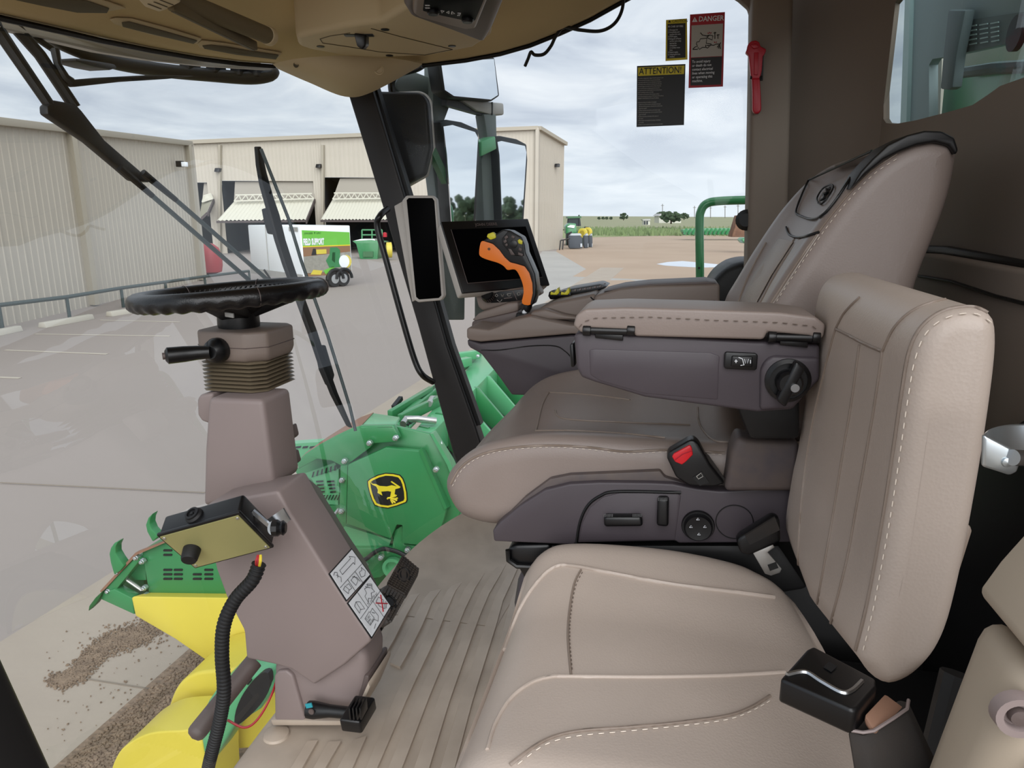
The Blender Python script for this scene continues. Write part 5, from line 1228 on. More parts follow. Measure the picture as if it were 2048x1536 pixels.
# ------------------------------------------------------------------ left building
def top_at(base, px, py):
    """height of the point above ground position base seen at row py (column px)"""
    d = ray(px, py); h = math.hypot(base.x, base.y)/math.hypot(d.x, d.y); return CAMZ+d.z*h
b0_, b1_ = PZ(0, 655, GZ), PZ(404, 560, GZ); h0, h1 = top_at(b0_, 0, 240), top_at(b1_, 404, 288)
ext = b0_-(b1_-b0_)*.9; he = h0-(h1-h0)*.9
away = Vector((-(b1_-b0_).y, (b1_-b0_).x, 0)).normalized()
if away.dot(b0_) < 0: away = -away
bl = thing('workshop_building', 'pale metal clad workshop wall filling the left of the windscreen view', 'building', (b0_+b1_)/2)
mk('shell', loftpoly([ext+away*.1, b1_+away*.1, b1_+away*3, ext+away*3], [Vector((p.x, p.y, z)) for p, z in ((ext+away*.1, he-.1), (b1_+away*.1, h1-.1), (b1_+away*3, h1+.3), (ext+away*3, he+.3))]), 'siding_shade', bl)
def clad(P0, P1, z0, z1, zb, n, par, mt='siding', ribs=3, name='wall_panel', outw=None):
    o = outw if outw is not None else -away
    for i in range(n):
        a, b = P0.lerp(P1, i/n), P0.lerp(P1, (i+1)/n+.0004); za, zb_ = z0+(z1-z0)*i/n, z0+(z1-z0)*(i+1)/n
        prof = []
        for k in range(ribs):
            s = k/ribs; prof += [(s, 0), (s+.62/ribs, 0), (s+.70/ribs, .018), (s+.88/ribs, .018), (s+.96/ribs, 0)]
        prof.append((1, 0))
        lo = []; hi = []
        for s, d in prof:
            p = a.lerp(b, s)+o*d; lo.append(Vector((p.x, p.y, zb))); hi.append(Vector((p.x, p.y, za+(zb_-za)*s)))
        mk(name, rings([lo, hi], cap=False, ring_closed=False), mt, par, sm=0)
clad(ext, b1_, he, h1, GZ, 30, bl)
up = Vector((0, 0, 1))
mk('gutter', bar(Vector((ext.x, ext.y, he))-away*.12, Vector((b1_.x, b1_.y, h1))-away*.12, .22, .22), 'siding_trim', bl, bev=.02)
for px, wpx in ((182, 16), (398, 18)):
    s_ = None
    # ground position along the wall at this column
    n_w = away; p = PP(px, 560+(404-px)*.235, b0_, n_w); p.z = GZ
    s_ = (p-b0_).length/(b1_-b0_).length; zt = h0+(h1-h0)*s_
    mk('downspout', box((p.x-away.x*.12, p.y-away.y*.12, (GZ+zt)/2), (.26, .2, zt-GZ-.1)), 'siding_trim', bl)
cn_ = b1_
mk('corner_trim', bar(Vector((cn_.x, cn_.y, GZ))-away*.05, Vector((cn_.x, cn_.y, h1))-away*.05, .35, .2, up=(1, 0, 0)), 'siding', bl)
lp0 = PP(360, 328, b0_-away*.3, away)
wl_ = bpy.data.objects.new('wall_light', None); COL.objects.link(wl_); place(wl_, lp0, bl)
mk('lamp_body', obox(lp0, (.14, 0, 0), (0, .12, 0), (0, 0, .13)), 'black_plastic', wl_, bev=.02)
mk('lamp_lens', obox(lp0+Vector((.22, 0, -.02)), (.12, 0, 0), (0, .1, 0), (0, 0, .1)), 'trailer_white', wl_, bev=.02)
# ------------------------------------------------------------------ long building with bay doors
f0, f1 = PZ(396, 507, GZ), PZ(1073, 503, GZ); fd = (f1-f0).normalized(); fn = Vector((fd.y, -fd.x, 0))
if fn.y > 0: fn = -fn
def FP(px, py, off=0.0): return PP(px, py, f0+fn*off, fn)
def HT(px, py): return FP(px, py).z
bb_ = thing('bay_building', 'long cream metal building with tilt up bay doors', 'building', (f0+f1)/2)
zt0, zt1 = HT(396, 285), HT(1073, 256)
def fx(px): p = FP(px, 500); return Vector((p.x, p.y, 0))
def ztop(px): s = (fx(px)-Vector((f0.x, f0.y, 0))).length/(f1-f0).length; return zt0+(zt1-zt0)*s
openings = [(400, 427, 365), (455, 635, 362), (655, 800, 355)]
edges = [(427, 455), (635, 655), (800, 1073)]
for a, b in edges:
    n_ = max(1, int(abs(b-a)/26)); clad(fx(a), fx(b), ztop(a), ztop(b), GZ, n_, bb_, outw=fn, ribs=4)
for a, b, yt in openings:
    n_ = max(1, int((b-a)/30)); zb = HT((a+b)/2, yt); clad(fx(a), fx(b), ztop(a), ztop(b), zb, n_, bb_, outw=fn, ribs=4)
    # dark bay behind
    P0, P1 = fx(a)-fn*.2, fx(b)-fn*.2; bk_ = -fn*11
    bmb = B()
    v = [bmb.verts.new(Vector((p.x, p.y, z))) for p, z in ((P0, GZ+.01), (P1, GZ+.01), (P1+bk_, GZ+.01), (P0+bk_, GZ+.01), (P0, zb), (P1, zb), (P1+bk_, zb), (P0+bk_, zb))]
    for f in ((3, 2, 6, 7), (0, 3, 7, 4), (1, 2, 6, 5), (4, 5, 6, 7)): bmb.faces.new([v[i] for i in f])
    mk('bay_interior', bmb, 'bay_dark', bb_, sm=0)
mk('eave', bar(Vector((f0.x, f0.y, zt0))+fn*.15, Vector((f1.x, f1.y, zt1))+fn*.15, .35, .3), 'siding_trim', bb_)
mk('roof', loftpoly([Vector((f0.x, f0.y, zt0)), Vector((f1.x, f1.y, zt1)), Vector((f1.x, f1.y, zt1))-fn*20+up*.6, Vector((f0.x, f0.y, zt0))-fn*20+up*.6], [Vector((f0.x, f0.y, zt0+.15)), Vector((f1.x, f1.y, zt1+.15)), Vector((f1.x, f1.y, zt1+.15))-fn*20+up*.6, Vector((f0.x, f0.y, zt0+.15))-fn*20+up*.6]), 'siding_trim', bb_)
# right end wall
g1 = PZ(1125, 497, GZ); zg = top_at(g1, 1127, 288); en_ = (g1-f1); eo = Vector((en_.y, -en_.x, 0)).normalized()
if eo.x < 0: eo = -eo
clad(Vector((f1.x, f1.y, 0)), Vector((g1.x, g1.y, 0)), zt1, zg, GZ, 8, bb_, outw=eo, ribs=3)
mk('corner_trim', bar(Vector((f1.x, f1.y, GZ))+fn*.1, Vector((f1.x, f1.y, zt1))+fn*.1, .5, .3, up=(1, 0, 0)), 'siding', bb_)
mk('rake_trim', bar(Vector((f1.x, f1.y, zt1))+eo*.2, Vector((g1.x, g1.y, zg))+eo*.2, .3, .3), 'siding_trim', bb_)
for px in (440, 646): mk('downspout', bar(FP(px, 506, .15), FP(px, 290, .15), .25, .2, up=(1, 0, 0)), 'siding_trim', bb_)
for px, py in ((436, 340), (638, 332), (1109, 331)):
    p = FP(px, py, .25) if px < 1080 else (f1.lerp(g1, .64)+Vector((0, 0, 0)))
    if px > 1080: p = Vector((p.x, p.y, top_at(p, px, py)))+eo*.25
    mk('flood_light', obox(p, (.22, 0, 0), (0, .2, 0), (0, .08, .16)), 'black_plastic', bb_, bev=.05)
# tilted bay doors
def bay_door(tl, tr, ml, mr, bl_, br_, label):
    t = bpy.data.objects.new('bay_door', None); COL.objects.link(t); place(t, FP(*bl_), bb_); t['label'] = label
    A, Bq, C, Dq = FP(*tl, -.25), FP(*tr, -.25), FP(*mr, .1), FP(*ml, .1)
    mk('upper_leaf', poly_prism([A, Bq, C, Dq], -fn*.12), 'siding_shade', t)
    E, G = FP(*bl_, 2.6), FP(*br_, 2.6)
    n_ = 22
    bm = B(); rs = []
    for i in range(n_*2+1):
        s = i/(n_*2); d = up*(.09 if i % 2 else 0); rs.append((Dq.lerp(C, s)+d, E.lerp(G, s)+d))
    rings([[a for a, b in rs], [b for a, b in rs]], cap=False, ring_closed=False, bm=bm)
    mk('lower_leaf', bm, 'canopy', t, sm=0)
    mk('leaf_edge', bar(E-up*.08, G-up*.08, .15, .18), 'canopy_edge', t)
    mk('leaf_side', poly_prism([C, G, G-up*.3, C-up*.3], fd*.12), 'canopy_edge', t)
    tr0, tr1 = FP(ml[0]+3, ml[1]-13, .6), FP(mr[0]-4, mr[1]-11, .6); l0, l1 = FP(ml[0], ml[1]-1, .7), FP(mr[0], mr[1]-1, .7)
    mk('truss_chord', bar(tr0, tr1, .1, .1), 'canopy', t); mk('truss_chord', bar(l0, l1, .1, .1), 'canopy', t)
    m_ = 11
    for i in range(m_):
        a, b = l0.lerp(l1, i/m_), tr0.lerp(tr1, (i+.5)/m_); c = l0.lerp(l1, (i+1)/m_)
        mk('truss_web', bar(a, b, .07, .07), 'canopy', t); mk('truss_web', bar(b, c, .07, .07), 'canopy', t)
bay_door((470, 363), (632, 360), (468, 403), (628, 398), (433, 442), (611, 440), 'tilted white corrugated bay door behind the wiper blade')
bay_door((680, 357), (800, 355), (665, 399), (800, 397), (641, 440), (790, 440), 'tilted white corrugated bay door beside the front corner post')
bay_door((408, 366), (425, 366), (404, 405), (426, 398), (398, 440), (414, 425), 'narrow sliver of tilted bay door beside the left building')
# ------------------------------------------------------------------ rail, wheel stops, paint
rl = thing('yard_railing', 'dark steel pipe railing in front of the left building', 'railing', PZ(140, 640, GZ))
rp_ = [((-60, 676), (-60, 620)), ((6, 664), (4, 610)), ((140, 640), (135, 594)), ((247, 615), (244, 576)), ((334, 598), (333, 564)), ((412, 583), (411, 553)), ((500, 568), (500, 542))]
tops = []
for (a, b), (c, d) in rp_:
    p = PZ(a, b, GZ); q_ = Vector((p.x, p.y, top_at(p, c, d))); tops.append(q_)
    mk('rail_post', cyl(p, q_, .05, 8), 'rail', rl)
mk('top_rail', tube(tops, .06, 8), 'rail', rl)
for (a, b), nm in ((((-30, 676), (38, 662)), 'pale concrete wheel stop at the left edge of the frame'), (((84, 656), (182, 638)), 'pale concrete wheel stop left of the steering wheel'), (((218, 633), (300, 620)), 'pale concrete wheel stop nearest the steering wheel')):
    p, q_ = PZ(*a, GZ), PZ(*b, GZ); d_ = (q_-p).normalized(); s_ = Vector((d_.y, -d_.x, 0))
    bm = B(); rings([[x+s_*.14, x+s_*.09+up*.15, x-s_*.09+up*.15, x-s_*.14] for x in (p, q_)], bm=bm)
    tag(mk('wheel_stop', bm, 'kerb_stop', bev=.015), nm, 'wheel stop', 'wheel stops along the railing')
for a, b in (((70, 668), (340, 672)), ((10, 700), (215, 708)), ((200, 640), (360, 644)), ((-60, 752), (40, 756))):
    struct(mk('parking_line', bar(PZ(*a, GZ+.006), PZ(*b, GZ+.006), .10, .004), 'line_paint', sm=0))
# red tank behind the corner
tp_ = PD(424, 560, 38); tp_.z = GZ
zt_ = top_at(tp_, 424, 486)
tag(mk('fuel_tank', lathe([(.1, 0), (.55, .15), (.62, .5), (.62, (zt_-GZ)*.6), (.5, (zt_-GZ)*.85), (.25, (zt_-GZ)*.97), (.1, zt_-GZ)], tp_, (0, 0, 1), 24), 'tank_red', sm=60), 'rounded red tank behind the corner of the left building', 'tank')
# ------------------------------------------------------------------ white trailer
K, Rr, Lf = PZ(608, 580, GZ), PZ(706, 571, GZ), PZ(505, 563, GZ)
zK = top_at(K, 606, 452); zb_ = GZ+.55; Bk = Rr+Lf-K
tlr = thing('support_trailer', 'white enclosed trailer with green farm graphics and twin wheels', 'trailer', K)
mk('trailer_box', loftpoly([Vector((p.x, p.y, zb_)) for p in (K, Rr, Bk, Lf)], [Vector((p.x, p.y, zK)) for p in (K, Rr, Bk, Lf)]), 'trailer_white', tlr, bev=.04)
sd_ = (Rr-K).normalized(); so = Vector((sd_.y, -sd_.x, 0))
if so.dot(K) > 0: so = -so
LW = (Rr-K).length; HH = zK-zb_
def TS(u, v, off=.02): return Vector((K.x, K.y, zb_))+sd_*(LW*u)+up*(HH*v)+so*off
def tq(l, nm, mt, off, par): return mk(nm, poly_prism([TS(u, v, off) for u, v in l], so*.006), mt, par, sm=0)
pr_ = tq([(.03, .60), (.98, .60), (.98, .86), (.03, .92)], 'green_print', 'print_green', .01, tlr)
tq([(.03, .585), (.98, .585), (.98, .605), (.03, .605)], 'yellow_stripe', 'yellow_print', .012, tlr)
tq([(.03, .40), (.98, .46), (.98, .585), (.03, .585)], 'brown_print', 'print_brown', .01, tlr)
tq([(.03, .06), (.98, .06), (.98, .46), (.03, .40)], 'field_print', 'print_field', .011, tlr)
tq([(.03, .0), (.98, .0), (.98, .07), (.03, .07)], 'skirt_print', 'print_brown', .011, tlr)
for l, m_ in (([(.52, .15), (.74, .15), (.76, .50), (.70, .56), (.56, .56), (.54, .42), (.46, .30)], 'green'), ([(.44, .02), (.64, .13), (.60, .18), (.40, .10)], 'print_green'), ([(.14, .04), (.34, .02), (.38, .10), (.20, .13)], 'yellow'), ([(.28, .44), (.48, .44), (.48, .53), (.28, .53)], 'yellow'), ([(.18, .42), (.28, .42), (.27, .55), (.22, .55)], 'tyre'), ([(.58, .30), (.64, .24), (.66, .46), (.60, .46)], 'green_dark')):
    tq(l, 'machine_print', m_, .018, tlr)
mk('bale_print', lathe([(.28, .02), (.28, .04)], TS(.83, .26, 0), so, 20), 'trailer_white', tlr); mk('bale_print', lathe([(.28, .018), (.28, .03)], TS(.88, .26, 0), so, 20), 'yellow', tlr)
mk('letters', text_bm('FIELD SUPPORT', HH*.17, TS(.04, .63, .03), sd_, up, font_w=.02, xs=.42), 'white_print', tlr)
mk('small_letters', text_bm('JOHN DEERE   ▼  SUPPLY', HH*.05, TS(.07, .84, .03), sd_, up, xs=.7), 'green_dark', tlr)
ff = (Lf-K).normalized(); fo = Vector((ff.y, -ff.x, 0))
if fo.dot(K) > 0: fo = -fo
pj_ = K+ff*(Lf-K).length*.62
mk('front_joint', bar(Vector((pj_.x, pj_.y, zb_))+fo*.02, Vector((pj_.x, pj_.y, zK))+fo*.02, .05, .04, up=(1, 0, 0)), 'light_grey', tlr)
mk('maker_badge', poly_prism([Vector((p.x, p.y, z))+fo*.02 for p, z in ((K+ff*.15, zK-.22), (K+ff*1.0, zK-.22), (K+ff*1.0, zK-.05), (K+ff*.15, zK-.05))], fo*.01), 'light_grey', tlr)
mk('front_skirt', poly_prism([Vector((p.x, p.y, z))+fo*.01 for p, z in ((K, GZ+.4), (Lf, GZ+.4), (Lf, zb_+.1), (K, zb_+.1))], fo*.04), 'light_grey', tlr)
for u in (.62, .80):
    c = K+sd_*(LW*u)+so*.02; c = Vector((c.x, c.y, GZ+.36))
    w_ = mk('wheel', lathe([(.2, 0), (.34, .01), (.36, .05), (.36, .19), (.34, .23), (.2, .24)], c-so*.22, so, 24), 'tyre', tlr)
    mk('rim', lathe([(.2, .0), (.2, .02), (.08, .035), (0, .035)], c+so*.01, so, 20), 'rim', w_)
    mk('fender', tube([c+so*.06+sd_*(.42*math.cos(a))+up*(.42*math.sin(a)) for a in [math.pi*k/10 for k in range(11)]], .07, 8), 'header_black', tlr)
mk('jack', cyl(Lf.lerp(K, .4)+up*.2, Lf.lerp(K, .4)+up*.7+fo*.3, .05, 8), 'black_plastic', tlr)
# green hopper and machine by the bay
hp_ = thing('grain_hopper', 'green hopper body with a guard rail standing at the bay door', 'hopper', PD(738, 518, 52))
mk('hopper_bin', slabD([(704, 482), (712, 488), (720, 518), (755, 519), (757, 488), (770, 484), (740, 480)], 52, 2.0), 'green', hp_, bev=.05)
mk('hopper_grate', slabD([(726, 503), (746, 503), (746, 514), (726, 514)], 51.9, .1), 'green_dark', hp_)
mk('hopper_load', slabD([(706, 482), (722, 478), (748, 478), (752, 482)], 52.4, 1.4), 'bolt', hp_)
for a, b in (((724, 480), (724, 460)), ((724, 460), (764, 460)), ((764, 460), (764, 500)), ((744, 478), (744, 460)), ((724, 470), (764, 470))): mk('guard_rail', cyl(PD(*a, 52.6), PD(*b, 52.6), .06, 8), 'green', hp_)
mk('hopper_wheel', lathe([(.35, 0), (.55, .05), (.55, .4), (.35, .45)], PD(772, 500, 50.5), (.9, .4, 0), 20), 'yellow', hp_)
mk('beacon', lathe([(.15, 0), (.15, .3), (0, .35)], PD(770, 474, 52), (0, 0, 1), 12), 'red_plastic', hp_)
# ------------------------------------------------------------------ things beyond the side window
tr_ = thing('parked_tractor', 'distant green tractor at the corner of the long building', 'tractor', PD(1150, 492, 78))
D_ = 78
mk('tractor_cab', slabD([(1138, 436), (1160, 434), (1162, 452), (1136, 452)], D_, 2), 'bay_dark', tr_)
mk('cab_roof', slabD([(1135, 433), (1162, 432), (1163, 436), (1135, 437)], D_-.1, 2.3), 'green_dark', tr_)
mk('hood', slabD([(1131, 452), (1138, 446), (1152, 447), (1154, 466), (1132, 468)], D_-2, 2.5), 'green', tr_, bev=.1)
mk('grille', slabD([(1134, 454), (1141, 450), (1150, 451), (1148, 456)], D_-2.1, .1), 'bolt', tr_)
for x in (1133, 1166): mk('tractor_wheel', lathe([(.6, 0), (1.0, .1), (1.0, .6), (.6, .7)], PD(x, 472, D_-1), (1, .1, 0), 20), 'tyre', tr_)
mk('tractor_chassis', slabD([(1133, 464), (1166, 460), (1168, 490), (1133, 490)], D_, 1.5), 'green_dark', tr_)
mk('exhaust', cyl(PD(1158, 452, D_), PD(1158, 430, D_), .08, 8), 'black_plastic', tr_)
for i, (x, y) in enumerate(((1164, 466), (1174, 464))):
    tag(mk('yellow_wheel', lathe([(.28, 0), (.5, .05), (.5, .3), (.28, .35), (.28, 0)], PD(x, y, 74+i*1.2), (.3, 1, 0), 20), 'yellow'), ('left' if i == 0 else 'right')+' one of two small yellow wheels behind the grey bins', 'wheel')
for i, x in enumerate((1138, 1168, 1178)):
    w = (27, 9, 7)[i]
    t = thing('waste_bin', ('nearest', 'middle', 'farthest')[i]+' of three dark grey waste bins at the building corner', 'bin', PD(x+10, 497, 68+i*2), 'grey waste bins')
    mk('bin_body', slabD([(x, 472), (x+3, 471), (x+w*.8, 470), (x+w, 476), (x+w, 496-i), (x+2, 497-i), (x, 494-i)], 68+i*2, 1.2), 'bin_grey', t, bev=.03)
    mk('bin_lid', slabD([(x+2, 471), (x+6, 467), (x+w*.85, 467), (x+w*.95, 471)], 68+i*2, 1.0), 'bin_lid', t)
    mk('bin_label', slabD([(x+w*.84, 487), (x+w*.98, 487), (x+w*.98, 494), (x+w*.84, 494)], 67.9+i*2, .05), 'bin_lid', t)
hr = thing('corner_handrail', 'thin black handrail at the foot of the long building', 'railing', PD(1122, 500, 66))
for a, b in (((1119, 501), (1121, 481)), ((1125, 499), (1127, 480)), ((1121, 481), (1140, 477))): mk('rail_tube', cyl(PD(*a, 66), PD(*b, 66), .06, 8), 'black_plastic', hr)
def blob_tree(px, py0, py1, wpx, D, label, nm='tree', seed=0, group=None):
    base = PD(px, py0, D); t = thing(nm, label, 'tree' if nm == 'tree' else 'shrub', base, group); r_ = random.Random(seed)
    h = (py0-py1)*D/FPX; w = wpx*D/FPX
    mk('trunk', cyl(base, base+up*h*.5, w*.05, 6), 'bark', t)
    bm = B()
    for i in range(90):
        a = r_.uniform(0, 6.28); rr = w*.5*math.sqrt(r_.random()); zz = h*(.25+.75*r_.random()); sc_ = math.sqrt(max(.05, 1-((zz/h-.55)/.5)**2))
        c = base+Vector((rr*sc_*math.cos(a), rr*sc_*math.sin(a), zz)); s_ = w*r_.uniform(.06, .13)
        m4 = Matrix.Translation(c) @ Matrix.Rotation(r_.uniform(0, 3), 4, 'Z') @ Matrix.Diagonal((s_, s_, s_*.8, 1))
        bmesh.ops.create_icosphere(bm, subdivisions=1, radius=1, matrix=m4)
    for v in bm.verts: v.co += Vector((r_.uniform(-1, 1), r_.uniform(-1, 1), r_.uniform(-1, 1)))*w*.02
    mk('crown', bm, 'tree', t, sm=0)
blob_tree(1247, 441, 427, 17, 180, 'lone round dark shrub in the middle of the field', 'shrub', 1)
blob_tree(1342, 448, 426, 40, 170, 'broad dark tree clump right of the small shed', 'tree', 2)
blob_tree(1322, 442, 425, 24, 185, 'dark tree peeking over the pale farmhouse roof', 'tree', 4)
blob_tree(1368, 440, 427, 18, 190, 'small dark tree at the right of the farmhouse', 'tree', 5)
for i, px in enumerate((1198, 1206, 1213, 1222)):
    blob_tree(px, 440, 434, 7, 320+i*14, ('first', 'second', 'third', 'fourth')[i]+' tiny bush from the left on the horizon line', 'shrub', 10+i, 'bushes on the horizon')
ph = thing('farmhouse', 'pale far farmhouse half hidden by trees', 'house', PD(1340, 446, 176))
mk('house_wall', slabD([(1318, 431), (1362, 431), (1362, 446), (1318, 446)], 176, 6), 'shed', ph); mk('house_roof', slabD([(1316, 432), (1322, 427), (1356, 427), (1364, 432)], 175.5, 7), 'light_grey', ph)
shd = thing('field_shed', 'tiny pale shed standing alone in the field', 'shed', PD(1293, 450, 140))
mk('shed_wall', slabD([(1287, 440), (1300, 440), (1300, 450), (1287, 450)], 140, 1.5), 'shed', shd); mk('shed_roof', slabD([(1285, 439), (1301, 438), (1301, 441), (1286, 441)], 139.8, 2), 'light_grey', shd)
for i in range(2): mk('shed_door', slabD([(1288+i*5, 442), (1291+i*5, 442), (1291+i*5, 449), (1288+i*5, 449)], 139.7, .1), 'bay_dark', shd)
for i, (px, y0, y1) in enumerate(((1325, 428, 408), (1389, 432, 412), (1421, 432, 413), (1450, 432, 411), (1476, 432, 409))):
    t = thing('utility_pole', ('first', 'second', 'third', 'fourth', 'fifth')[i]+' utility pole from the left on the horizon', 'pole', PD(px, y0+4, 210), 'utility poles on the horizon')
    mk('mast', cyl(PD(px, y0+4, 210), PD(px, y1, 210), .11, 6), 'pole', t); mk('crossarm', bar(PD(px-3, y1+3, 210), PD(px+3, y1+3, 210), .12, .12), 'pole', t)
lb = thing('folded_implement', 'long green folded implement lying at the edge of the field', 'implement', PD(1430, 470, 95))
mk('long_frame', slabD([(1366, 459), (1400, 457), (1500, 456), (1500, 462), (1366, 464)], 95, 1.5), 'green', lb); mk('lower_frame', slabD([(1366, 464), (1500, 463), (1500, 469), (1368, 470)], 94.6, 1.0), 'green_dark', lb)
for i in range(16): mk('brace', bar(PD(1368+i*8.4, 469, 94.4), PD(1373+i*8.4, 457, 94.4), .22, .2), 'green', lb)
bk2 = thing('loader_bucket', 'rusty brown loader bucket next to the rear side post', 'bucket', PD(1485, 474, 60))
mk('bucket_side', slabD([(1464, 474), (1477, 431), (1494, 430), (1490, 474)], 60, 1.2), 'rust', bk2, bev=.05); mk('bucket_back', slabD([(1489, 474), (1494, 430), (1506, 432), (1508, 474)], 60.3, 1.8), 'brown_seal', bk2)
tag(mk('green_step', slabD([(1484, 480), (1490, 475), (1502, 476), (1502, 488), (1490, 487)], 40, 1.0), 'green', bev=.05), 'small green machine corner below the brown bucket', 'machine')
# ------------------------------------------------------------------ machine parts just outside the glass
hrl = thing('platform_handrail', 'bent green tubular handrail outside the right side window', 'handrail', PY(1400, 620, 2.35))
hpth = crom([PY(1400, 690, 2.35), PY(1400, 560, 2.35), PY(1399, 450, 2.35), PY(1402, 422, 2.35), PY(1414, 407, 2.35), PY(1440, 402, 2.35), PY(1500, 400, 2.35), PY(1620, 398, 2.35)], 8)
mk('rail_tube', tube(hpth, .0135, 14), 'green', hrl, sm=60)
mk('rail_plug', lathe([(.004, 0), (.004, -.003), (0, -.003)], PY(1398, 536, 2.336), (0, 1, 0), 12), 'black_print', hrl)
mk('rail_foot', cyl(PY(1400, 690, 2.35), PY(1400, 690, 2.35)+Vector((0, 0, -.5)), .0135, 12), 'green', hrl)
tag(mk('door_bumper', lathe([(.02, 0), (.026, .006), (.026, .02), (.016, .03)], PY(1494, 440, 1.90), (-.2, -1, 0), 20), 'black_soft'), 'small black rubber bumper on the rear side post', 'bumper')
tag(mk('rear_fender', slab([(1400, 620), (1425, 560), (1450, 535), (1480, 522), (1560, 520), (1560, 640), (1400, 660)], 2.02, .25), 'black_soft', bev=.03, seg=3), 'black curved fender edge outside the side window behind the seat', 'fender')
# ---- mirrors on the right mast
MN = Vector((.894, -.447, .0)).normalized(); MC = Vector((-.30, 2.78, 1.0))
def MP(px, py, off=0.0): return PP(px, py, MC+MN*off, MN)
def mslab(pix, off, th, bm=None): return poly_prism([MP(a, b, off) for a, b in pix], -MN*th, bm)
def mirror(label, outer, inner, parts=()):
    t = thing('mirror', label, 'mirror', MP(*outer[-1]))
    mk('frame', mslab(outer, 0, .05), 'mirror_frame', t, bev=.006)
    mk('mirror_glass', mslab(inner, .002, .004), 'mirror', t)
    return t
mast = thing('mirror_mast', 'dark grey mirror mast with a pale bracket outside the side window', 'mast', MP(930, 600))
mk('mast_post', mslab([(866, 128), (884, 128), (886, 190), (905, 200), (888, 245), (896, 300), (932, 460), (930, 640), (880, 640), (880, 460), (862, 300), (866, 200)], -.08, .04), 'mirror_post', mast, bev=.005)
mk('mast_post', mslab([(968, 228), (993, 228), (995, 300), (1006, 470), (1006, 640), (966, 640), (968, 440), (963, 320), (975, 275)], -.03, .04), 'mirror_post', mast, bev=.005)
mk('green_sleeve', mslab([(963, 283), (991, 272), (994, 298), (963, 313)], .0, .05), 'green_pale', mast, bev=.004)
mk('bracket', mslab([(912, 192), (985, 204), (1008, 206), (1009, 230), (985, 230), (955, 222), (930, 205)], -.03, .05), 'light_grey', mast, bev=.006)
mk('bracket_joint', mslab([(984, 204), (986, 204), (986, 230), (984, 230)], -.028, .004), 'mirror_frame', mast)
mk('link_bar', bar(MP(888, 204, -.05), MP(965, 226, -.05), .02, .02), 'mirror_frame', mast)
mk('diagonal_stay', bar(MP(862, 300, -.02), MP(928, 440, -.02), .022, .022), 'green_dark', mast)
mk('roof_bracket', mslab([(788, 172), (800, 150), (826, 142), (868, 158), (872, 185), (860, 190), (800, 185)], -.10, .03), 'mirror_post', mast, bev=.004)
mirror('large upper mirror reflecting the green machine side', [(876, 122), (990, 114), (1000, 192), (984, 203), (905, 196), (886, 182)], [(882, 124), (988, 118), (996, 190), (982, 199), (908, 192), (890, 180)])
mirror('lower left mirror between the two grey masts', [(880, 243), (895, 239), (925, 244), (957, 258), (960, 310), (950, 480), (905, 480), (893, 300)], [(887, 253), (905, 250), (950, 264), (956, 275), (945, 475), (906, 475), (894, 310)])
mirror('lower right mirror next to the building corner', [(990, 276), (1000, 271), (1035, 278), (1054, 288), (1056, 320), (1046, 480), (1004, 480), (996, 310)], [(995, 284), (1003, 282), (1050, 292), (1053, 305), (1042, 475), (1006, 475), (999, 310)])
# dark back of the near mirror
bmr = thing('mirror_housing', 'black mirror back seen against the windscreen corner', 'mirror', PY(800, 375, 2.02))
mk('housing_rim', slab([(752, 184), (838, 181), (850, 186), (859, 200), (866, 295), (852, 352), (804, 379), (786, 330), (757, 240)], 2.03, .03), 'pearl', bmr, bev=.008, seg=3)
mk('housing_back', slab([(742, 186), (760, 182), (836, 184), (848, 190), (855, 204), (861, 295), (848, 349), (800, 376), (784, 340), (750, 220)], 2.0, .035), 'black_soft', bmr, bev=.012, seg=4)
mk('housing_arm', tube(crom([PY(785, 190, 2.02), PY(783, 165, 2.02), PY(795, 148, 2.02), PY(830, 138, 2.0), PY(845, 130, 1.98)], 6), .010, 10), 'black_plastic', bmr)
# cable looping from the roof
tag(mk('roof_cable', tube(crom([PY(1050, 132, 1.93), PY(1056, 118, 1.92), PY(1062, 104, 1.91), PY(1070, 110, 1.90), PY(1088, 108, 1.90), PY(1102, 92, 1.90), PY(1112, 72, 1.90), PY(1128, 55, 1.90), PY(1160, 60, 1.90), PY(1200, 62, 1.90), PY(1228, 48, 1.90), PY(1244, 20, 1.90), PY(1248, -20, 1.90)], 8), .0042, 8), 'black_soft'), 'thin black cable looping from the headliner edge', 'cable')
# ------------------------------------------------------------------ wipers outside the windscreen
def WP(px, py, off=-.04): return PW(px, py, off)
wa = thing('windscreen_wiper', 'double black wiper arm crossing the upper left of the windscreen', 'wiper', WP(100, 215))
mk('arm_rod', tube([WP(-40, 5, -.06), WP(20, 95, -.06), WP(100, 212, -.06)], [.012, .011, .010], 10), 'wiper', wa)
mk('arm_rod', tube([WP(10, 30, -.06), WP(80, 110, -.06), WP(150, 215, -.06)], [.012, .011, .011], 10), 'wiper', wa)
mk('arm_head', poly_prism([WP(x, y, -.05) for x, y in [(95, 212), (108, 200), (152, 208), (165, 222), (210, 280), (285, 345), (302, 365), (270, 362), (245, 340), (180, 285), (110, 238), (96, 228)]], (-.02, 0, 0)), 'wiper', wa, bev=.004)
mk('arm_link', tube([WP(240, 335), WP(305, 392)], [.008, .006], 8), 'wiper', wa); mk('arm_link', tube([WP(285, 345), WP(352, 400)], [.008, .006], 8), 'wiper', wa)
mk('washer_pipe', tube([WP(305, 392), WP(498, 560)], .0055, 8), 'wiper_grey', wa)
mk('washer_pipe', tube([WP(352, 400), WP(538, 562)], .0055, 8), 'wiper_grey', wa)
wb_ = thing('hanging_wiper', 'long black wiper blade hanging across the middle of the windscreen', 'wiper', WP(710, 860))
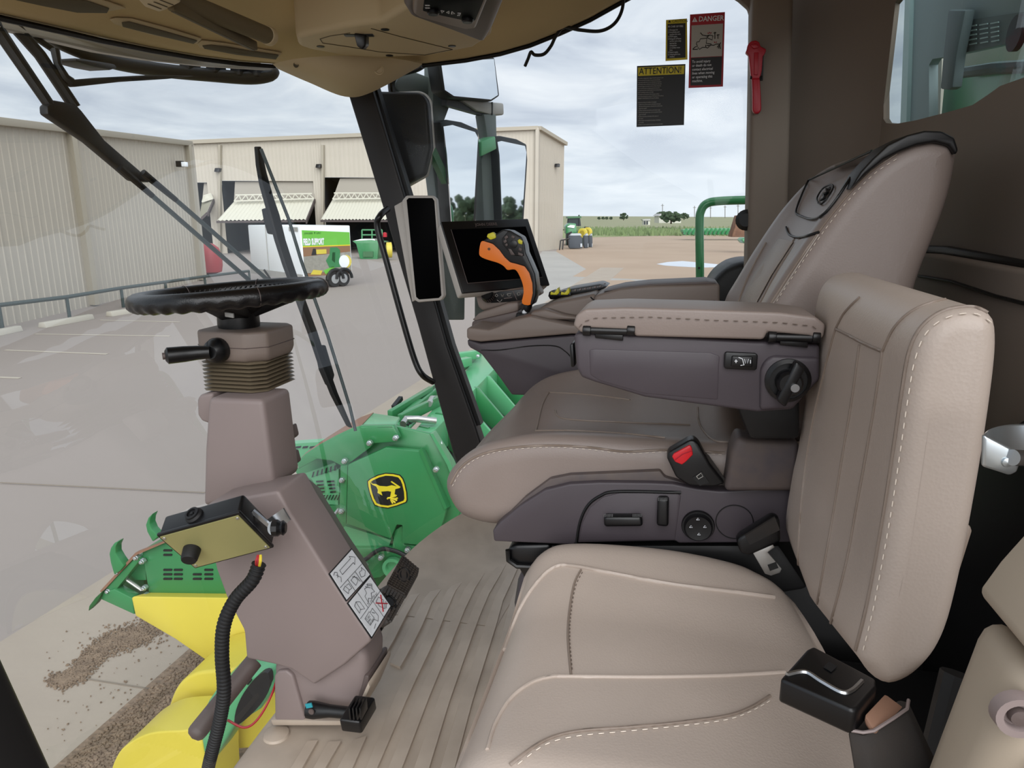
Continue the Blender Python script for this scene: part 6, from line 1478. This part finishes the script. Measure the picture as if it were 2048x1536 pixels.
mk('blade_frame', poly_prism([WP(x, y, -.03) for x, y in [(516, 293), (523, 293), (534, 345), (548, 395), (560, 430), (572, 480), (588, 530), (612, 600), (636, 665), (655, 725), (676, 785), (706, 856), (700, 852), (668, 790), (642, 725), (622, 665), (598, 600), (572, 530), (556, 480), (540, 420), (526, 370), (519, 330)]], (-.012, 0, 0)), 'wiper', wb_, bev=.002)
mk('blade_rubber', tube([WP(x, y, -.015) for x, y in [(522, 298), (545, 356), (578, 440), (602, 520), (628, 595), (655, 670), (680, 750), (700, 815), (711, 862)]], .0042, 6), 'wiper_grey', wb_)
mk('blade_clip', poly_prism([WP(x, y, -.045) for x, y in [(536, 418), (548, 414), (558, 440), (562, 470), (548, 468), (540, 440)]], (-.02, 0, 0)), 'wiper', wb_, bev=.003)
mk('blade_clip', poly_prism([WP(x, y, -.045) for x, y in [(640, 690), (652, 690), (670, 750), (664, 772), (650, 740)]], (-.02, 0, 0)), 'wiper', wb_, bev=.003)
uw = thing('upper_wiper', 'short dark wiper below the roof light bar', 'wiper', WP(150, 165))
mk('blade', poly_prism([WP(x, y, -.05) for x, y in [(140, 160), (200, 155), (300, 150), (390, 152), (335, 158), (240, 164), (150, 174)]], (-.015, 0, 0)), 'wiper', uw, bev=.002)
mk('pivot_link', tube([WP(110, 100, -.05), WP(116, 130, -.05), WP(130, 155, -.05), WP(142, 165, -.05)], [.008, .007, .009, .010], 8), 'wiper', uw)
mk('drive_rod', tube([WP(30, 20, -.06), WP(70, 75, -.06), WP(110, 102, -.06)], .006, 8), 'wiper', uw)
# roof light bar in front of the windscreen top
lbp = crom([WP(30, 28, -.22), WP(120, 62, -.22), WP(220, 92, -.22), WP(330, 112, -.22), WP(430, 124, -.22), WP(520, 132, -.22)], 6)
lbr = thing('roof_light_bar', 'black tubular light bar above the windscreen outside', 'light bar', lbp[-1])
mk('upper_rail', tube(lbp, .013, 12), 'wiper', lbr)
lb2 = crom([WP(90, 60, -.20), WP(130, 88, -.20), WP(220, 122, -.20), WP(320, 140, -.20), WP(420, 150, -.20), WP(500, 156, -.20), WP(540, 150, -.20), WP(552, 138, -.20)], 6)
mk('lower_rail', tube(lb2, [.017]*(len(lb2)-8)+[.017, .017, .016, .016, .015, .014, .012, .010], 12), 'wiper', lbr)
mk('trim_strip', tube(crom([WP(132, 72, -.16), WP(220, 97, -.16), WP(330, 118, -.16), WP(450, 131, -.16), WP(530, 135, -.16)], 6), .005, 8), 'light_grey', lbr)
for x, y in ((160, 84), (240, 108), (380, 128), (432, 134), (480, 140), (515, 142)):
    mk('work_lamp', box(WP(x, y, -.20), (.03, .05, .035)), 'wiper', lbr, bev=.004)
mk('lamp_pod', poly_prism([WP(x, y, -.16) for x, y in [(150, 116), (170, 118), (230, 128), (236, 136), (222, 140), (190, 134), (155, 124)]], (-.06, 0, 0)), 'wiper', lbr, bev=.006)
mk('roof_visor', poly_prism([WP(x, y, -.05) for x, y in [(-60, 22), (0, 38), (100, 62), (200, 84), (300, 104), (420, 121), (555, 132), (540, 140), (420, 133), (300, 120), (200, 104), (100, 80), (0, 56), (-60, 40)]], (-.02, 0, 0)), 'pearl', lbr)
# ------------------------------------------------------------------ window stickers
SY = glz-.003
def sticker(name, pix, mt, label):
    t = thing(name, label, 'sticker', PY(pix[3][0], pix[3][1], SY))
    mk('sheet', slab(pix, SY, .001), mt, t); return t
def squad(pix, mt, nm, par, lift): return mk(nm, slab(pix, SY-lift, .0008), mt, par, sm=0)
def stext(s, px, py, hpx, mt, par, xs=1.0, tilt=-.035, nm='lettering', w=0.0):
    o = PY(px, py, SY-.002); p2 = PY(px+100, py+100*tilt, SY-.002); size = (PY(px, py-hpx, SY).z-PY(px, py, SY).z)*1.42
    return mk(nm, text_bm(s, size, o, p2-o, Vector((0, 0, 1)), font_w=w, xs=xs), mt, par, sm=0)
ca = sticker('caution_sticker', [(1332, 40), (1374, 37), (1375, 119), (1331, 122)], 'yellow_print', 'yellow bordered caution sticker about fire on the side window')
squad([(1335, 48), (1371, 46), (1371, 115), (1334, 117)], 'black_print', 'black_field', ca, .0012)
stext('CAUTION', 1344, 45, 5.5, 'black_print', ca, .95, nm='title')
mk('warning_triangle', slab([(1336, 45), (1339, 40), (1342, 45)], SY-.0015, .0006), 'black_print', ca)
stext('IN CASE OF FIRE:', 1336, 55, 3.6, 'white_print', ca, .85)
for i, s in enumerate(('1. Disengage hdr.', '2. Immediately park', '    machine into wind.', '3. STOP engine.', '4. Extinguish all flames', '    and hot spots using', '    appropriate', '    extinguisher', '    or auxiliary water', '    hose.', '5. Restart engine.', '6. Unload grain from', '    machine.')):
    stext(s, 1336, 61.5+i*4.45, 3.0, 'white_print', ca, .72)
da = sticker('danger_sticker', [(1380, 29), (1450, 24), (1446, 173), (1377, 176)], 'red_print', 'tall red danger sticker about electrical lines on the side window')
squad([(1383, 51), (1446, 47), (1444, 112), (1382, 115)], 'grey_print', 'picture_field', da, .0012)
squad([(1382, 116), (1444, 113), (1442, 169), (1381, 171)], 'black_print', 'black_field', da, .0012)
stext('DANGER', 1397, 43, 10, 'white_print', da, .92, -.05, 'title', .0003)
mk('warning_triangle', slab([(1384, 44), (1389.5, 34), (1395, 43.5)], SY-.0015, .0006), 'white_print', da)
mk('triangle_mark', slab([(1389, 37), (1390, 37), (1390, 42), (1389, 42)], SY-.002, .0005), 'red_print', da)
def z3(l): return [(1260+a/6.143, 10+b/6.143) for a, b in l]
bmL = B()
for l in ([(770, 545), (800, 515), (830, 510), (815, 480), (820, 455), (850, 450), (865, 415), (945, 408), (935, 470), (1000, 480), (990, 500), (940, 495)], [(770, 545), (830, 545), (835, 520), (855, 545), (890, 520), (930, 520)], [(930, 490), (930, 515), (950, 530), (970, 515), (970, 495)], [(945, 395), (980, 370), (1020, 380), (1010, 430), (945, 400)], [(865, 340), (890, 370), (940, 380), (980, 370)], [(1043, 330), (1043, 415)], [(1025, 345), (1060, 340)], [(1080, 360), (1080, 415)], [(1065, 370), (1100, 365)], [(985, 490), (1030, 495), (1060, 480), (1100, 480)], [(1115, 460), (1100, 490), (1110, 540)], [(1095, 490), (1070, 520)], [(1095, 505), (1085, 535)]):
    tube(PYs(z3(l), SY-.0018), .0009, 4, bm=bmL)
mk('pictogram', bmL, 'black_print', da)
bmL = B()
for l in ([(955, 340), (965, 355)], [(975, 330), (978, 350)], [(998, 335), (990, 352)], [(1035, 450), (1042, 466)], [(1062, 450), (1055, 466)]): tube(PYs(z3(l), SY-.0018), .0009, 4, bm=bmL)
mk('spark_marks', bmL, 'red_print', da)
for i, s in enumerate(('To avoid injury', 'or death do not', 'contact electrical', 'lines when moving', 'or operating this', 'machine.')):
    stext(s, 1384, 126+i*7.7, 5.2, 'white_print', da, .84, -.05, w=.0001)
at_ = sticker('attention_sticker', [(1274, 132), (1371, 128), (1368, 250), (1273, 254)], 'black_print', 'black attention notice with a yellow heading on the side window')
squad([(1276, 135), (1369, 131), (1368, 148), (1276, 152)], 'yellow_print', 'heading_field', at_, .0012)
stext('ATTENTION!', 1278, 149, 13, 'black_print', at_, .82, -.04, 'title', .0002)
tl_ = ['This machine is equipped with a Halguard Series fire suppression system', 'for the custom duty. By turning on the pump and automatically', 'firing on each outlet when fire occurs, maintenance and inspection', 'while doing this, leave a small amount of liquid in each of the areas', 'the pressure gauge of automatic should have 100psi with just the', 'wiper on and the system out displaying any found in any area.', 'Fire suppression solution should consist of Class A foam and water', 'if this is something to connect see the label.', 'The machine is to be operated in below freezing conditions', 'see the Class A the foam in a mixture of 50-50 water and RV antifreeze', 'ENSURE IT IS PROPYLENE GLYCOL based RV antifreeze', '', 'In the event of a fire in the combine or immediately', '1. Initiate the unit of the procedures as described in the manual', '   After the end of the procedure is released by ALL remains on the', '   hopper have emptied!!', '2. Continue to put foam onto the fire until the boiler is empty', '3. When the wiper pressure starts, turn the accumulator valve and', '   engine from shutoff!', '4. Continue to put foam on the label until ALL extinct on', '   the machine.', '5. After all embers have escaped and injured get a safe distance', '   from the field.', '6. Position hot spots as needed with the hose and contact the dealer']
for i, s in enumerate(tl_):
    if s: stext(s, 1276, 158+i*4.02, 2.3, 'grey_print', at_, .56, -.035)
# ------------------------------------------------------------------ red escape hammer on the rear post
hm = thing('escape_hammer', 'red emergency window hammer clipped to the rear side post', 'hammer', PY(1514, 225, 1.83))
hY = 1.835
mk('hammer_head', slab([(1498, 110), (1491, 104), (1494, 99), (1496, 88), (1502, 82), (1512, 80), (1519, 84), (1521, 92), (1533, 98), (1531, 106), (1526, 112), (1524, 140), (1520, 158), (1503, 158), (1500, 130)], hY, .02), 'red_plastic', hm, bev=.004, seg=3)
mk('hammer_handle', slab([(1504, 156), (1520, 156), (1522, 190), (1523, 220), (1518, 227), (1509, 227), (1505, 220), (1505, 190)], hY+.002, .016), 'red_plastic', hm, bev=.004, seg=3)
mk('hammer_tip', slab([(1500, 90), (1512, 86), (1520, 94), (1508, 98)], hY-.004, .006), 'red_plastic', hm, bev=.002)
mk('hammer_rib', slab([(1508, 104), (1518, 104), (1516, 150), (1508, 150)], hY-.003, .006), 'red_plastic', hm, bev=.002)
mk('hammer_clip', cyl(PY(1500, 155, hY+.004), PY(1524, 155, hY+.004), .004, 8), 'black_plastic', hm)
mk('hammer_mount', slab([(1506, 100), (1528, 100), (1526, 160), (1508, 160)], hY+.018, .03), 'black_soft', hm)
# ------------------------------------------------------------------ grain tank seen through the rear window
def RX(l, X): return [PX(a, b, X) for a, b in l]
TX = .60
gt = thing('grain_tank', 'grey green grain tank wall with a lower opening seen through the rear window', 'grain tank', PX(1900, 250, TX))
mk('tank_wall', poly_prism(RX([(1812, -60), (2250, -60), (2250, 45), (2048, 80), (1900, 112), (1865, 118), (1858, 130), (1858, 260), (1800, 260)], TX), (.02, 0, 0)), 'tank_panel', gt)
mk('tank_edge', poly_prism(RX([(1812, -60), (1822, -60), (1812, 260), (1800, 260)], TX-.01), (.02, 0, 0)), 'tank_edge', gt)
mk('notice_panel', poly_prism(RX([(1935, 40), (2250, -5), (2250, 45), (2048, 80), (1930, 105)], TX-.006), (.004, 0, 0)), 'tank_panel_dark', gt)
for i in range(5):
    for k in range(3): mk('notice_line', poly_prism(RX([(1936+k*22+i*.5, 52+i*9-k*3), (1952+k*22, 49+i*9-k*3), (1952+k*22, 51.5+i*9-k*3), (1936+k*22+i*.5, 54.5+i*9-k*3)], TX-.011), (.002, 0, 0)), 'tank_edge', gt)
mk('hanging_flap', poly_prism(RX([(1896, 20), (1930, 20), (1912, 110), (1904, 175), (1896, 180), (1880, 178), (1886, 110)], TX-.03), (.02, 0, 0)), 'tank_panel_dark', gt, bev=.004)
mk('lower_sheet', poly_prism(RX([(1888, 178), (1925, 140), (1990, 136), (2060, 132), (2250, 120), (2250, 260), (1880, 260)], TX+.05), (.02, 0, 0)), 'green_pale', gt)
mk('lower_post', poly_prism(RX([(1856, 125), (1884, 115), (1880, 235), (1858, 240)], TX+.08), (.05, 0, 0)), 'siding', gt)
mk('cross_tube', tube(RX([(1926, 145), (1990, 136), (2048, 133), (2200, 128)], TX+.03), .012, 8), 'tank_panel_dark', gt)
mk('back_sheet', poly_prism(RX([(1920, 108), (2250, 50), (2250, 135), (1925, 148)], TX+.10), (.02, 0, 0)), 'siding', gt)
mk('sight_port', lathe([(.03, 0), (.03, -.01), (0, -.01)], PX(2040, 66, TX-.01), (1, 0, 0), 20), 'header_black', gt)
# body side that the mirrors see
mk('tank_side', poly_prism([Vector((.75, 2.2, -1.0)), Vector((7, 2.2, -1.0)), Vector((7, 2.2, 2.3)), Vector((.75, 2.2, 2.3))], (0, -.05, 0)), 'green', gt)
mk('tank_stand', box((3.5, 1.3, -1.3), (2.5, 1.2, 1.6)), 'green_dark', gt)

# ------------------------------------------------------------------ yard behind the machine, seen in the mirrors
struct(mk('rear_yard', poly_prism([Vector((9, 3, GZ+.008)), Vector((118, 3, GZ+.008)), Vector((118, 70, GZ+.008)), Vector((30, 60, GZ+.008)), Vector((14, 26, GZ+.008))], (0, 0, -.006)), 'dirt', sm=0))
sdl = thing('seed_drill', 'teal green seed drill parked behind the machine, visible in the mirrors', 'implement', (24, 15, GZ))
mk('drill_frame', box((24, 15, GZ+1.0), (1.2, 6, .25)), 'green_dark', sdl); mk('seed_box', poly_prism([Vector((23.5, 12, GZ+1.3)), Vector((24.5, 12, GZ+1.3)), Vector((24.8, 12, GZ+2.1)), Vector((23.2, 12, GZ+2.1))], (0, 6, 0)), 'green', sdl)
for y_ in (12.6, 14.2, 15.8, 17.4): mk('drill_wheel', lathe([(.25, 0), (.5, .05), (.5, .3), (.25, .35)], (23.2, y_, GZ+.5), (0, 1, 0), 16), 'tyre', sdl)
mk('tow_bar', bar((23.4, 15, GZ+.7), (20.5, 15, GZ+.6), .2, .2), 'green', sdl)
ys_ = thing('yard_shed', 'open gabled shed behind the machine, visible in the mirrors', 'shed', (70, 52, GZ))
mk('shed_wall', box((70, 52, GZ+1.8), (8, 10, 3.6)), 'siding_shade', ys_); mk('shed_roof', poly_prism([Vector((65, 46, GZ+3.6)), Vector((65, 58, GZ+3.6)), Vector((65, 52, GZ+6.2))], (10, 0, 0)), 'rust', ys_)
r_ = random.Random(5)
for i in range(5):
    base = Vector((110+i*1.5, 44+i*10, GZ)); t = thing('tree', ('first', 'second', 'third', 'fourth', 'fifth')[i]+' dark tree in the row behind the yard, seen in the mirrors', 'tree', base, 'trees behind the yard')
    mk('trunk', cyl(base, base+Vector((0, 0, 3)), .25, 6), 'bark', t); bm = B()
    for k in range(50):
        c = base+Vector((r_.uniform(-2, 2), r_.uniform(-2.2, 2.2), r_.uniform(1.5, 6))); s_ = r_.uniform(.4, .9)
        bmesh.ops.create_icosphere(bm, subdivisions=1, radius=s_, matrix=Matrix.Translation(c))
    mk('crown', bm, 'tree', t, sm=0)
